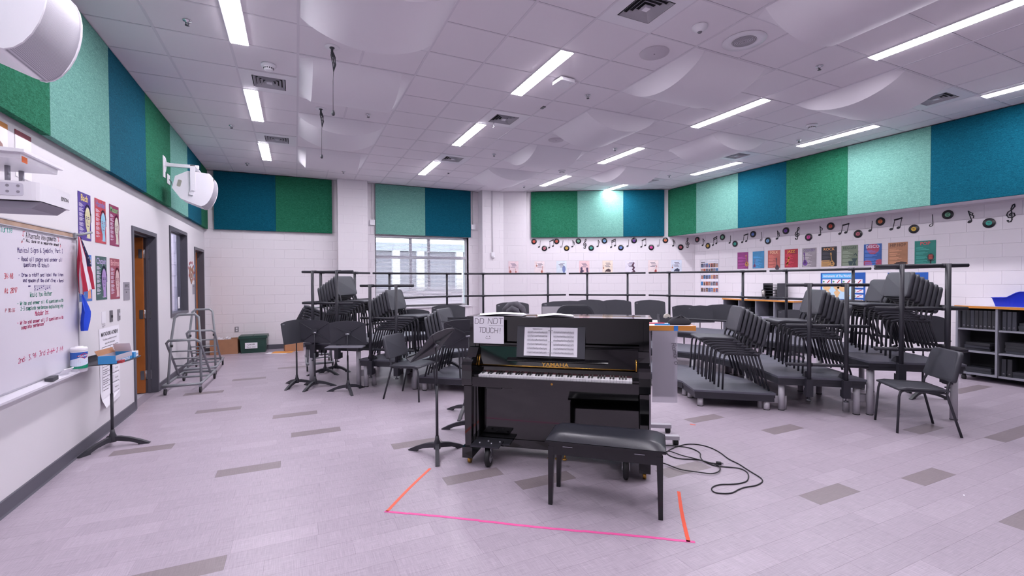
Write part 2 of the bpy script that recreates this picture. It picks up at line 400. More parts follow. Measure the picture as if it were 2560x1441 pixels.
# ------------------------------------------------------------------ rooms beyond the left wall
rb = struct('wall_beyond', None)
m = MB()
m.box((-4.1, 5.5, 0), (-4.0, 12, 3)); m.box((-4.1, 5.4, 0), (XL - .13, 5.5, 3)); m.box((-4.1, 8.30, 0), (XL - .13, 8.36, 3)); m.box((-4.1, 10.2, 0), (XL - .13, 10.26, 3)); m.box((-4.1, 11.95, 0), (XL - .13, 12, 3))
m.box((-4.1, 5.4, 2.95), (XL - .13, 12, 3)); m.box((-4.1, 5.4, -.1), (XL - .13, 12, 0))
part('wall_core', m, mat('block_far', 'B9B6C2', .7), rb)
m = MB()
for k in range(14):
    for j in range(6):
        x = -4.0 + j * BL + (k % 2) * BL / 2
        a, b = max(x, -4.0), min(x + BL, XL - .14)
        if b > a: m.box((a + .004, 10.192, k * BH + .004), (b - .004, 10.2, k * BH + BH - .004))
o = part('block_courses', m, mat('block_far', 'B9B6C2', .7), rb); o['kind'] = 'stuff'
la = bpy.data.lights.new('practice_room_fill', 'AREA'); la.energy = 45; la.size = .5; la.color = LAMP[:1] + (LAMP[1], 1.0)  # added fill light, unseen, brightens the blocks behind the inner window
lo = bpy.data.objects.new('practice_room_fill', la); COL.objects.link(lo); lo.location = (-2.9, 9.3, 2.9)
# ------------------------------------------------------------------ doors and the inner window (local frame of the left wall)
def door_frame(name, a, b, zt, zb=0.):
    f = struct(name, None, None, None, (XL, 0, 0), (0, 0, R(90)))
    m = MB(); q = .052
    m.box((a - q, -.014, zb), (a, .145, zt + q)); part('jamb', m, DKGREY, f)
    m = MB(); m.box((b, -.014, zb), (b + q, .145, zt + q)); part('jamb', m, DKGREY, f)
    m = MB(); m.box((a, -.014, zt), (b, .145, zt + q)); part('head', m, DKGREY, f)
    if zb > 0:
        m = MB(); m.box((a - q, -.014, zb - q), (b + q, .145, zb)); part('sill', m, DKGREY, f)
    m = MB(); m.box((a, .07, zb), (a + .016, .1, zt)); m.box((b - .016, .07, zb), (b, .1, zt)); m.box((a, .07, zt - .016), (b, .1, zt)); part('stop', m, DKGREY, f)
    return f
d1 = door_frame('door_1', D1[0], D1[1], 2.135)
m = MB(); m.box((D1[1] - .052, .125, .01), (D1[1] - .008, 1.03, 2.12)); leaf = part('door_leaf', m, WOODD, d1)
for z in (.25, 1.08, 1.9):
    m = MB(); m.box((D1[1] - .012, .055, z - .06), (D1[1] + .002, .12, z + .06)); m.cyl((D1[1] - .016, .122, z - .06), .009, .12, 8); m.box((D1[1] - .056, .128, z - .06), (D1[1] - .052, .17, z + .06))
    part('hinge', m, STEEL, d1)
d2 = door_frame('door_2', D2[0], D2[1], 2.135)
m = MB(); m.box((D2[0] + .01, .10, .01), (D2[1] - .02, .144, 2.12)); leaf = part('door_leaf', m, WOODD, d2)
m = MB(); m.cyl((D2[0] + .08, .045, 1.0), .022, .055, 10, 'y'); m.box((D2[0] + .08, .045, .99), (D2[0] + .2, .062, 1.01)); part('door_handle', m, STEEL, leaf)
w1 = door_frame('window_1', W1[0], W1[1], 2.335, 1.02)
part('pane', MB().box((W1[0], .084, 1.02), (W1[1], .09, 2.335)), mat('inner_glass', 'DDE3EE', .02, trans=1, spec=.5), w1)
solid('paper_note', MB().box((-.06, -.001, -.1), (.06, 0, .1)), PAPER, 'small white note taped low inside the pane of the dark framed window', 'note', (XL - .081, 9.66, 1.16), R(90))
# ------------------------------------------------------------------ daylight window with blind
w2 = struct('window_2', None, None, None, (0, YB, 0))
ALU = mat('window_metal', 'E2E1E8', .45); GLASS = mat('clear_glass', 'F2F6FA', .0, trans=1)
x0, x1, z0, z1 = BW; yg = .17
def bar(n, a, b): part(n, MB().box(a, b), ALU, w2)
bar('frame_side', (x0, yg - .05, z0), (x0 + .045, yg + .05, z1)); bar('frame_side', (x1 - .045, yg - .05, z0), (x1, yg + .05, z1))
bar('frame_head', (x0 + .045, yg - .05, z1 - .05), (x1 - .045, yg + .05, z1)); bar('frame_foot', (x0 + .045, yg - .05, z0), (x1 - .045, yg + .05, z0 + .05))
for x in (2.66, 3.13): bar('mullion', (x - .03, yg - .05, z0 + .05), (x + .03, yg + .05, z1 - .05))
for a, b in ((x0 + .045, 2.63), (2.69, 3.10), (3.16, x1 - .045)):
    bar('transom', (a, yg - .05, 2.08), (b, yg + .05, 2.15))
    part('pane', MB().box((a, yg - .004, z0 + .05), (b, yg + .004, 2.08)), GLASS, w2); part('pane', MB().box((a, yg - .004, 2.15), (b, yg + .004, z1 - .05)), GLASS, w2)
struct('window_sill', MB().box((x0 - .06, YB - .05, z0 - .03), (x1 + .06, YB + .13, z0)), WHITE)
m = MB()
m.box((x0 - .001, YB + .009, z0), (x0, YB + .3, z1)); m.box((x1, YB + .009, z0), (x1 + .001, YB + .3, z1)); m.box((x0, YB + .009, z1), (x1, YB + .3, z1 + .002))
struct('trim_1', m, PAINT)
bl = thing('window_blind', 'white horizontal slat blind hanging in the daylight window', 'blind', (0, YB + .075, 0))
part('head_rail', MB().box((x0 + .01, -.03, z1 - .045), (x1 - .13, .03, z1 - .005)), WHITE, bl); part('bottom_rail', MB().box((x0 + .02, -.025, .905), (x1 - .14, .025, .925)), WHITE, bl)
n = 50; sl = None
for i in range(n):
    z = z1 - .075 - i * (z1 - .075 - .95) / (n - 1)
    if sl is None:
        mm = MB(); W_ = x1 - x0 - .16
        mm.add([(0, -.024, -.002), (W_, -.024, -.002), (W_, 0, .003), (0, 0, .003), (W_, .024, -.002), (0, .024, -.002)], [(0, 1, 2, 3), (3, 2, 4, 5)]); sl = mm.mesh('slat', mat('slat_white', 'E8E7EF', .5))
    link('slat', sl, bl, (x0 + .02, 0, z), (R(14 + max(0, (i - 34)) * 4.2), 0, 0))
m = MB()
for x in (2.2, 2.95, 3.7): m.tube([(x, -.026, .92), (x, -.026, z1 - .05)], .0015, 4); m.tube([(x, .026, .92), (x, .026, z1 - .05)], .0015, 4)
part('ladder_cord', m, WHITE, bl)
# what stands outside: lawn, the school's other wing
struct('ground_outside', MB().box((-30, YB + .6, -.6), (45, 60, -.3)), mat('lawn', '7F8C6A', .9, vary=.3, bump=(3, .5)))
wing = thing('school_wing', 'pale building wing with white pilasters outside the daylight window', 'building', (0, 21, -.3))
part('wall', MB().box((-14, 0, 0), (30, 4, 3.15)), mat('far_brick', '96929F', .9, vary=.2, bump=(6, .3)), wing)
part('parapet', MB().box((-14.2, -.2, 3.15), (30.2, 4.2, 3.5)), mat('far_fascia', 'AAB0C4', .7), wing)
for x in (.3, 4.05, 5.15, 7.0, 8.6): part('pilaster', MB().box((x - .16, -.25, 0), (x + .16, 0, 3.15)), mat('far_white', 'F0F0F4', .6), wing)
# ================================================================== CEILING
ceiling = struct('ceiling', MB().box((XL - .2, YN - .2, ZC + .05), (XR + .2, YB + .4, ZC + .2)), mat('plenum', '77747C', .9))
T = .6096; gx, gy = .05, 5.325
ix0, ix1 = -3, 16; iy0, iy1 = -15, 11
clouds = [(0, -3, 'y'), (0, 0, 'x'), (0, 3, 'y'), (0, 6, 'x'), (6, -6, 'y'), (6, -3, 'x'), (6, 0, 'y'), (6, 3, 'x'), (6, 6, 'y'), (10, -4, 'x'), (10, 0, 'y'), (10, 4, 'x'), (6, -9, 'x'), (0, -6, 'x'), (10, -8, 'y')]
diff = [(-1, 1), (-1, 5), (4, -4), (4, 1), (4, 5), (12, -4), (12, 1), (12, 5)]
taken = {(cx + a, cy + b) for cx, cy, _ in clouds for a in (0, 1) for b in (0, 1)} | set(diff)
tm = None
grid_bar = MB().box((-.012, 0, 0), (.012, 1, .012)).mesh('grid_bar', GRIDM)
for i in range(ix0, ix1 + 1):
    x = gx + i * T
    if XL < x < XR: link('grid_bar', grid_bar, ceiling, (x, YN, ZC - .001)).scale = (1, YB - YN, 1)
for j in range(iy0, iy1 + 1):
    y = gy + j * T
    if YN < y < YB: link('grid_bar', grid_bar, ceiling, (XR, y, ZC), (0, 0, R(90))).scale = (.75, XR - XL, 1)
tiles = []
for i in range(ix0, ix1):
    for j in range(iy0, iy1):
        if (i, j) in taken: continue
        x, y = gx + i * T, gy + j * T
        if x > XR or y > YB or x + T < XL or y + T < YN: continue
        if x + T / 2 > 5.6 and (V((x + T * .5, y + T * .5, 0)) - DW).dot(dn) > .45: continue
        tiles.append((i, j))
tiles.sort(key=lambda t: abs(t[1] + 4.5) if t[1] >= -7 else 99)
tmesh = {}
def tile_mesh(x, y):
    a, b, c, d = max(x, XL) - x, min(x + T, XR) - x, max(y, YN) - y, min(y + T, YB) - y
    key = tuple(round(q, 3) for q in (a, b, c, d))
    if key not in tmesh:
        e = .012
        tmesh[key] = MB().box((a + e, c + e, .0025), (b - e, d - e, .02)).mesh('ceiling_tile', TILEM)
    return tmesh[key]
for i, j in tiles[:300]: link('ceiling_tile', tile_mesh(gx + i * T, gy + j * T), ceiling, (gx + i * T, gy + j * T, ZC))
m = MB()
for i, j in tiles[300:]:
    x, y = gx + i * T, gy + j * T; m.box((max(x, XL) + .012, max(y, YN) + .012, ZC + .004), (min(x + T, XR) - .012, y + T - .012, ZC + .02))
if m.f: part('ceiling_tiles', m, TILEM, ceiling)['kind'] = 'stuff'
# bulging moulded panels in the ceiling
def cloud_mesh():
    m = MB(); N = 16; hw = T - .014; hl = T - .014; sag = .19; inset = .13
    arc = []
    for k in range(N + 1):
        t = -1 + 2 * k / N; arc.append((hw * t, -sag * (1 - t * t) ** .85))
    ends = (-hl, hl)
    vs = []
    for yy in (-hl + inset, hl - inset): vs += [(x, yy, z) for x, z in arc]
    fs = [(k, N + 1 + k, N + 2 + k, k + 1) for k in range(N)]
    m.add(vs, [f[::-1] for f in fs], True)
    for sgn in (-1, 1):
        yy = sgn * (hl - inset); a = [(x, yy, z) for x, z in arc]; b = [(x, sgn * hl, 0) for x, z in arc]
        f = [(k, k + 1, N + 2 + k, N + 1 + k) for k in range(N)]
        m.add(a + b, f if sgn > 0 else [q[::-1] for q in f], True)
    for sgn in (-1, 1):
        x = sgn * hw
        q = [(x, -hl, 0), (x, -hl + inset, 0), (x, hl - inset, 0), (x, hl, 0)]
    m.box((-hw - .006, -hl - .006, -.0005), (hw + .006, hl + .006, .004))
    return m.mesh('ceiling_panel', CLOUDM)
cm = cloud_mesh(); cn = {}
cl_lab = ['bulging ceiling panel nearest the camera in the row beside the hanging microphones', 'bulging ceiling panel between the two hanging microphones, sloped end toward the whiteboard', 'bulging ceiling panel just beyond the farther hanging microphone', 'bulging ceiling panel at the far end of the microphone row, above the block column',
          'large bulging ceiling panel at the top edge over the piano side, middle row', 'bulging ceiling panel next to the round grille loudspeaker', 'bulging ceiling panel between two tube lights, just beyond the plain round plate', 'bulging ceiling panel in the middle row, third from the camera side of the round plate', 'bulging ceiling panel above the corner column by the conduit',
          'bulging ceiling panel nearest the camera in the row along the right wall boards', 'bulging ceiling panel in the right row with a pale diffuser beyond it', 'bulging ceiling panel above the diagonal wall boards, far end of its row', 'bulging ceiling panel behind the camera, middle row', 'bulging ceiling panel behind the camera, microphone row', 'bulging ceiling panel behind the camera, right row']
for (i, j, ax), lab in zip(clouds[:12], cl_lab):
    tag(link('ceiling_panel', cm, None, (gx + (i + 1) * T, gy + (j + 1) * T, ZC - .002), (0, 0, 0 if ax == 'y' else R(90))), lab, 'ceiling panel', 'bulging moulded panels in the ceiling')
# tube lights
lens_m = bpy.data.materials.new('lit_lens'); lens_m.use_nodes = True; bb = lens_m.node_tree.nodes['Principled BSDF']
bb.inputs['Base Color'].default_value = (.8, .8, .8, 1); bb.inputs['Emission Color'].default_value = LAMP + (1,) if len(LAMP) == 3 else LAMP; bb.inputs['Emission Strength'].default_value = LAMP_W
li = thing('linear_light', 'x', 'light', (0, 0, 0))
m = MB(); a, b = .082, .615
m.box((-a, -b, -.003), (-a + .009, b, .02)); m.box((a - .009, -b, -.003), (a, b, .02)); m.box((-a + .009, -b, -.003), (a - .009, -b + .009, .02)); m.box((-a + .009, b - .009, -.003), (a - .009, b, .02))
part('housing', m, WHITE, li); part('lens', MB().box((-a + .009, -b + .009, -.006), (a - .009, b - .009, .01)), lens_m, li)
KIDS[li.name] = list(li.children)
for k in KIDS[li.name]: KIDS[k.name] = []
pos = [(-.475, 4.72, 'tube light nearest the camera in the row along the whiteboard wall'), (-.475, 7.15, 'middle tube light of the row along the whiteboard wall, past the smoke detector'), (-.475, 9.59, 'farthest tube light of the row along the whiteboard wall'),
       (2.565, 4.72, 'tube light above the piano beside the small square white box'), (2.565, 7.15, 'tube light beside the ceiling vent, second beyond the piano'), (2.565, 9.59, 'short looking far tube light in front of the window wall vent'),
       (5.62, 4.72, 'tube light between the two bulging panels of the middle and right rows'), (5.62, 7.15, 'tube light in the middle of the ceiling, third row, second from the camera'), (5.62, 9.59, 'far tube light ahead of the diagonal wall, beside a sprinkler'),
       (5.62, 2.28, 'long bright tube light at the upper right of the picture'), (8.14, 4.72, 'tube light close to the boards of the right wall, beside a smoke detector'), (8.14, 7.15, 'tube light close to the far boards of the right wall, by a vent'), (7.44, 9.42, 'tube light that brightens the pale board on the diagonal wall'), (8.14, 2.28, 'tube light cut off by the right edge above the boards')]
for x in (-.475, 2.565, 5.62, 8.14):
    for y in (2.28, -.16):
        if (x, y) not in {(p[0], p[1]) for p in pos} and x < 5: pos.append((x, y, None))
hid = 0
for k, (x, y, lab) in enumerate(pos):
    if lab is None: hid += 1; lab = f'{ORD[hid - 1]} tube light of those behind the camera'
    if k == 0: li.location = (x, y, ZC - .004); li['label'] = lab; li['group'] = 'tube lights in the ceiling'
    else: copy_tree(li, (x, y, ZC - .004), 0, lab, 'tube lights in the ceiling')
# air diffusers: plate, dark throat, four nested rings
df = thing('air_vent', 'x', 'vent', (0, 0, 0), 0, 'square ceiling vents')
h = .297
def ring(a, b, za, zb, m=None):
    m = m or MB()
    for q in range(4):
        xf = MX.Rotation(q * pi / 2, 4, 'Z'); m.add([(-a, -a, za), (a, -a, za), (b, -b, zb), (-b, -b, zb)], [(0, 1, 2, 3), (3, 2, 1, 0)], xf=xf)
    return m
part('plate', ring(.175, h, -.002, -.002), WHITE, df); part('throat', MB().box((-.18, -.18, .03), (.18, .18, .034)), mat('duct_dark', '1C1C22', .8), df)
for k, a in enumerate((.165, .128, .091, .054)): part('louver', ring(a - .026, a, .022, -.006), WHITE, df)
part('core', MB().box((-.028, -.028, -.006), (.028, .028, .02)), WHITE, df); freeze(df)
vl = ['ceiling vent between two tube lights near the whiteboard wall', 'farther ceiling vent in the whiteboard wall row', 'large ceiling vent at the top edge of the picture', 'ceiling vent beyond the tube light over the piano', 'ceiling vent near the window, far middle', 'ceiling vent near the right wall, half hidden by a bulging panel', 'ceiling vent by the far right wall tube light', 'small looking far vent near the diagonal wall corner']
for k, ((i, j), lab) in enumerate(zip(diff, vl)):
    p = (gx + (i + .5) * T, gy + (j + .5) * T, ZC)
    if k == 0: df.location = p; df['label'] = lab
    else: copy_tree(df, p, 0, lab)
# detectors, sprinklers, loudspeakers, sensors
sd = thing('smoke_detector', 'x', 'smoke detector', (0, 0, 0), 0, 'smoke detectors')
part('base', MB().lathe([(0, 0), (.075, 0), (.075, -.018), (.06, -.026), (0, -.026)], 24), WHITE, sd); part('chamber', MB().lathe([(.05, -.026), (.05, -.034), (.052, -.036), (.046, -.056), (.03, -.064), (0, -.064)], 24), WHITE, sd)
m = MB()
for k in range(14):
    t = 2 * pi * k / 14; m.box((.0465, -.006, -.05), (.0515, .006, -.037), MX.Rotation(t, 4, 'Z'))
part('vent_slots', m, DARKIN, sd); freeze(sd)
for k, (p, lab) in enumerate((((-.24, 5.72), 'smoke detector beside the vent in the whiteboard wall row'), ((7.19, 4.51), 'smoke detector near the right wall tube light'), ((5.23, 8.62), 'far smoke detector by the third row of lights'))):
    if k == 0: sd.location = (*p, ZC); sd['label'] = lab
    else: copy_tree(sd, (*p, ZC), 0, lab)
sp = thing('sprinkler', 'x', 'sprinkler', (0, 0, 0), 0, 'sprinkler heads'); DKM = mat('dark_metal', '5B5B63', .4, metal=.6)
part('escutcheon', MB().lathe([(0, 0), (.038, 0), (.034, -.006), (.014, -.009), (.014, -.02), (0, -.02)], 16), CHROME, sp)
m = MB(); m.tube([(-.012, 0, -.015), (-.014, 0, -.03), (0, 0, -.042)], .003, 5); m.tube([(.012, 0, -.015), (.014, 0, -.03), (0, 0, -.042)], .003, 5); m.lathe([(0, -.041), (.019, -.041), (.019, -.044), (0, -.044)], 12); m.cyl((0, 0, -.04), .003, .03, 6)
part('deflector', m, DKM, sp); freeze(sp)
for k, (x, y, lab) in enumerate(((-.86, 5.06, 'sprinkler nearest the camera by the whiteboard wall boards'), (-.85, 8.17, 'middle sprinkler of the whiteboard wall row'), (-.85, 10.66, 'far sprinkler of the whiteboard wall row, ahead of the blue board'), (.96, 6.84, 'sprinkler in the tile beside the farther hanging microphone'), (.96, 10.6, 'sprinkler above the first block column'),
        (3.41, 4.98, 'sprinkler just past the small square white box'), (5.23, 6.79, 'sprinkler beside the middle tube light of the third row'), (7.71, 8.04, 'sprinkler near the end of the right wall row of lights'), (5.22, 10.43, 'far sprinkler above the corner column'), (5.29, 3.24, 'sprinkler beside the long bright tube light'), (7.77, 5.09, 'sprinkler at the foot of the right wall tube light'), (3.39, 8.02, 'sprinkler ahead of the bulging panels of the middle row'))):
    if k == 0: sp.location = (x, y, ZC); sp['label'] = lab
    else: copy_tree(sp, (x, y, ZC), 0, lab)
cs = thing('ceiling_loudspeaker', 'round ceiling loudspeaker with grey ringed grille', 'loudspeaker', (4.05, 3.21, ZC))
part('rim', MB().lathe([(.2, 0), (.2, -.004), (.115, -.006), (.11, 0)], 32), WHITE, cs); part('grille', MB().lathe([(.112, -.004), (0, -.008)], 32), mat('grille_grey', '8F8C94', .5), cs)
m = MB()
for k in range(7): m.lathe([(.012 + k * .015, -.0075), (.016 + k * .015, -.0095), (.02 + k * .015, -.0075)], 24)
part('grille_rings', m, mat('grille_light', 'C9C6CE', .5), cs)
for x, y, r, lab in ((3.41, 3.77, .15, 'large plain round cover plate in the ceiling'), (4.0, 6.78, .13, 'smaller far round cover plate in the ceiling')):
    c_ = thing('cover_plate', lab, 'cover plate', (x, y, ZC)); part('disc', MB().lathe([(r, 0), (r * .97, -.008), (0, -.012)], 32), mat('plate_pale', 'C8C1CA', .7), c_); part('screw', MB().lathe([(.006, -.011), (.006, -.014), (0, -.014)], 8), DKM, c_)
c_ = thing('occupancy_sensor', 'white domed sensor on the ceiling beside the grille loudspeaker', 'sensor', (3.44, 3.2, ZC)); part('dome', MB().lathe([(.07, 0), (.068, -.02), (.045, -.04), (.022, -.052)], 24), WHITE, c_); part('eye', MB().lathe([(.022, -.052), (.015, -.062), (0, -.064)], 16), mat('eye_grey', '77747D', .4), c_)
c_ = thing('wireless_access_point', 'square white wireless box mounted under the ceiling', 'wireless box', (2.89, 4.72, ZC), R(4)); part('case', MB().rbox((-.1, -.1, -.05), (.1, .1, -.012), .02), WHITE, c_); part('mount', MB().box((-.07, -.07, -.012), (.07, .07, 0)), DKM, c_); part('indicator', MB().box((.05, -.06, -.0505), (.056, -.05, -.05)), DKM, c_)
solid('light_sensor', MB().box((-.02, -.045, -.012), (.02, .045, 0)), DKM, 'small dark rectangular sensor on a ceiling tile', 'sensor', (3.09, 5.58, ZC + .004))
solid('ceiling_camera', MB().lathe([(.022, 0), (.022, -.012), (.012, -.02), (0, -.022)], 12), DKM, 'tiny dark dot fitting beside the far short tube light', 'fitting', (3.07, 9.84, ZC + .002))
hk = thing('ceiling_hook', 'small bright wire hook hanging by the vent', 'hook', (2.70, 6.39, ZC)); part('wire', MB().tube([(0, 0, 0), (0, 0, -.06), (.012, 0, -.075), (0, 0, -.09), (-.008, 0, -.08)], .0035, 6), CHROME, hk)
# hanging microphones
for x, y, L1, L2, lab in ((.36, 5.03, .24, .66, 'nearer black microphone hanging on a thin cable from the ceiling'), (.34, 6.88, .25, .65, 'farther black microphone hanging on a thin cable from the ceiling')):
    h_ = thing('hanging_microphone', lab, 'microphone', (x, y, ZC), 0, 'hanging microphones')
    part('ceiling_plate', MB().lathe([(.07, 0), (.068, -.004), (0, -.005)], 20), WHITE, h_)
    part('mount', MB().lathe([(.026, -.003), (.024, -.012), (.012, -.016), (.012, -.07), (.016, -.072), (.016, -.09), (0, -.09)], 14), BLKP, h_)
    m = MB()
    for k in range(5):
        q = k * 1.3; m.tube([(.012 * cos(q), .012 * sin(q), -.05), (.02 * cos(q) + .01, .02 * sin(q), -.1), (.016 * cos(q + 1) + .018, .016 * sin(q + 1), -.17), (.012, .004 * k - .01, -L1)], .0045, 6)
    part('coiled_cable', m, BLKP, h_); part('cable', MB().tube([(.012, 0, -L1 + .01), (.006, 0, -L1 - .1), (.004, 0, -L2 + .03)], .0028, 6), BLKP, h_)
    part('capsule', MB().lathe([(0, .03), (.008, .028), (.016, .01), (.018, -.008), (.012, -.024), (0, -.028)], 14), BLKP, h_, (.004, 0, -L2))
# ================================================================== ACOUSTIC BOARDS
def board(key, wdt, hgt, thick=.08):
    m = MB(); e = .004
    m.box((0, 0, 0), (wdt, thick, hgt)); return m
names = {'t': 'teal blue', 'g': 'deep green', 'l': 'sage green'}
def boards(seq, loc_of, rz, z0, z1, where, thick=.08):
    cnt = {}
    for (a, b, k) in seq:
        cnt[k] = cnt.get(k, 0) + 1
        lab = f'{names[k]} acoustic board{"" if sum(1 for q in seq if q[2] == k) == 1 else ", " + ORD[cnt[k] - 1] + " of its colour"} {where}'
        m = MB(); m.box((.002, 0, 0), (b - a - .002, .055, z1 - z0)); solid('acoustic_board', m, PAN[k], lab, 'acoustic panel', loc_of(a, z0), rz, 'wood wool boards under the ceiling')
boards([(a, b, k) for a, b, k in zip((.94, 2.19, 3.43, 4.67, 5.918, 7.163, 8.42, 9.634, 10.88), (2.19, 3.43, 4.67, 5.918, 7.163, 8.42, 9.634, 10.88, 11.61), 'ltgltgltg')], lambda a, z: (XL + .08, a, z), R(90), 2.632, 3.87, 'on the whiteboard wall from the camera end')
boards([(-1.551, -.382, 't'), (-.382, .788, 'g')], lambda a, z: (a, YB - .08, z), 0, 2.632, 3.865, 'on the block wall before the column')
boards([(1.772, 2.99, 'l'), (2.99, 4.213, 't')], lambda a, z: (a, YB - .08, z), 0, 2.655, 3.868, 'above the daylight window')
boards([(0, 1.23, 'g'), (1.23, 2.428, 'l'), (2.428, 3.49, 't')], lambda a, z: DW + du * a - dn * .08 + V((0, 0, z)), DA, 2.655, 3.865, 'on the diagonal wall')
boards([(-9.36, -8.38, 'g'), (-8.38, -7.2, 'l'), (-7.2, -6.085, 't'), (-6.085, -4.95, 'g'), (-4.95, -3.76, 'l'), (-3.76, -2.52, 't'), (-2.52, -1.3, 'g')], lambda a, z: (8.903, -a, z), RH, 2.65, 3.868, 'on the right bulkhead, from the corner')
# ================================================================== ON THE LEFT WALL
QL = R(90)
def onleft(y, z, off=.0): return (XL + off, y, z)
INKS = {'gr': mat('pen_teal', '4FC0AE', .7), 'bk': mat('pen_black', '2A2735', .7), 'pu': mat('pen_violet', '46307A', .7), 'rd': mat('pen_red', 'D9404E', .7), 'gn': mat('pen_green', '2E8F74', .7), 'pk': mat('pen_pink', 'C9286A', .7), 'fr': mat('pen_faint', 'D98A9A', .7)}
wb = thing('whiteboard', 'long whiteboard covered in coloured marker writing on the wall', 'whiteboard', onleft(1.62, .80), QL)
part('panel', MB().box((0, -.016, 0), (3.66, -.002, 1.1)), mat('board_white', 'DAD6E0', .22), wb)
m = MB(); m.box((0, -.02, -.012), (3.672, -.001, 0)); m.box((3.66, -.02, 0), (3.672, -.001, 1.1)); m.box((0, -.02, 1.088), (3.66, -.0165, 1.1)); part('frame', m, mat('board_frame', 'B9B6BF', .4, metal=.3), wb)
m = MB(); m.box((0, -.024, 1.1), (3.61, -.002, 1.145)); part('display_rail', m, mat('cork_rail', 'B79A86', .8, vary=.3), wb)
m = MB(); m.box((0, -.028, 1.098), (3.61, -.024, 1.106)); m.box((0, -.028, 1.139), (3.61, -.024, 1.147)); m.box((3.61, -.03, 1.096), (3.64, -.002, 1.15)); part('rail_edge', m, mat('board_frame', 'B9B6BF'), wb)
m = MB(); m.prism([(-.1, -.036), (-.094, -.042), (-.002, -.016), (-.002, -.01), (-.092, -.034), (-.1, -.022)], 0, 3.56, 'x'); part('pen_tray', m, mat('tray_white', 'D6D3DC', .35), wb)
LINES = [('Turtle', 'gr', 2.514, 1.049, 2.654, 1.061, .038), ('Alternate Assignments', 'bk', 2.824, 1.041, 3.286, 1.049, .036), ('* ALL done on a separate sheet *', 'bk', 2.789, 1.012, 3.364, 1.015, .019),
 ('Musical Signs & Symbols, Part 1', 'pu', 2.71, .929, 3.399, .963, .034), ('- Read all pages and answer all', 'pu', 2.715, .872, 3.388, .893, .028), ('questions (8 total)', 'pu', 2.782, .835, 3.158, .839, .026),
 ('34:48', 'rd', 2.542, .746, 2.651, .751, .034), ('- Draw a staff and label the lines', 'pu', 2.717, .763, 3.397, .774, .024), ('and spaces of the clef (Treb + Bass)', 'pu', 2.771, .727, 3.403, .724, .023), ('ex', 'pu', 2.842, .691, 2.874, .691, .012),
 ('Would You Rather', 'gn', 2.859, .618, 3.196, .62, .033), ('- Write and answer all 40 questions with', 'gn', 2.692, .565, 3.387, .563, .024), ('2-3 complete sentences explaining why', 'gn', 2.732, .527, 3.385, .518, .026),
 ('Matador Int.', 'pk', 2.927, .479, 3.148, .477, .033), ('- Write and answer all 17 questions with', 'pk', 2.686, .431, 3.381, .424, .024), ('complete sentences*', 'pk', 2.735, .396, 3.072, .398, .024),
 ('At 2897', 'rd', 2.541, .652, 2.699, .655, .032), ('P 30:55', 'fr', 2.545, .527, 2.662, .524, .022), ('2nd: 3.94', 'pk', 2.688, .166, 2.933, .172, .035), ('3rd 2:64 2:44', 'pk', 2.976, .175, 3.365, .163, .037)]
for s, k, a, b, c, d, hh in LINES:
    mb = scrawl(MB(), s, a, b, c, d, hh, .0042, -.0168)
    if s == '3rd 2:64 2:44': mb.rib([(3.09, .183), (3.23, .186)], .004, -.0169)
    part('marker_writing', mb, INKS[k], wb)
m = MB()
for i in range(5): m.rib([(2.92, .664 + i * .009), (3.18, .664 + i * .009)], .0016, -.0168)
for i in range(7): m.disc((2.97 + i * .03, -.0169, .668 + (i * 5 % 4) * .008), .005, 8); m.rib([(2.975 + i * .03, .668 + (i * 5 % 4) * .008), (2.975 + i * .03, .69 + (i * 5 % 4) * .006)], .002, -.0169)
m.rib([(2.93, .655), (2.935, .70), (2.925, .69), (2.94, .675), (2.93, .668)], .003, -.0169)
part('drawn_staff', m, INKS['pu'], wb)
m = MB(); m.rib([(2.81, 1.085), (2.785, 1.08), (2.787, 1.045), (2.778, 1.055)], .004, -.0168); m.rib([(3.30, 1.085), (3.325, 1.08), (3.322, 1.05), (3.332, 1.06)], .004, -.0168); m.rib([(2.76, 1.0), (2.775, 1.02), (2.765, 1.005), (2.78, 1.008)], .004, -.0168); m.rib([(3.345, 1.005), (3.36, 1.02), (3.35, 1.025)], .004, -.0168)
part('drawn_arrows', m, INKS['rd'], wb)
ew = solid('board_eraser', MB().rbox((-.065, -.025, 0), (.065, .025, .03), .008), mat('eraser_dark', '4A4A50', .8), 'dark felt eraser lying on the whiteboard tray', 'eraser', (XL + .055, 4.67, .772), QL + .1)
m = MB(); m.add([(-.06, .02, 0), (.05, .02, 0), (.05, -.025, .052), (-.06, -.025, .052), (-.06, .022, 0), (.05, .022, 0), (.05, -.02, .055), (-.06, -.02, .055)], [(0, 1, 2, 3), (7, 6, 5, 4), (0, 3, 7, 4), (1, 5, 6, 2), (3, 2, 6, 7), (0, 4, 5, 1)])
solid('folded_card', m, PAPER, 'small white card propped on the whiteboard tray beside the canister', 'card', (XL + .06, 4.9, .772), R(78))
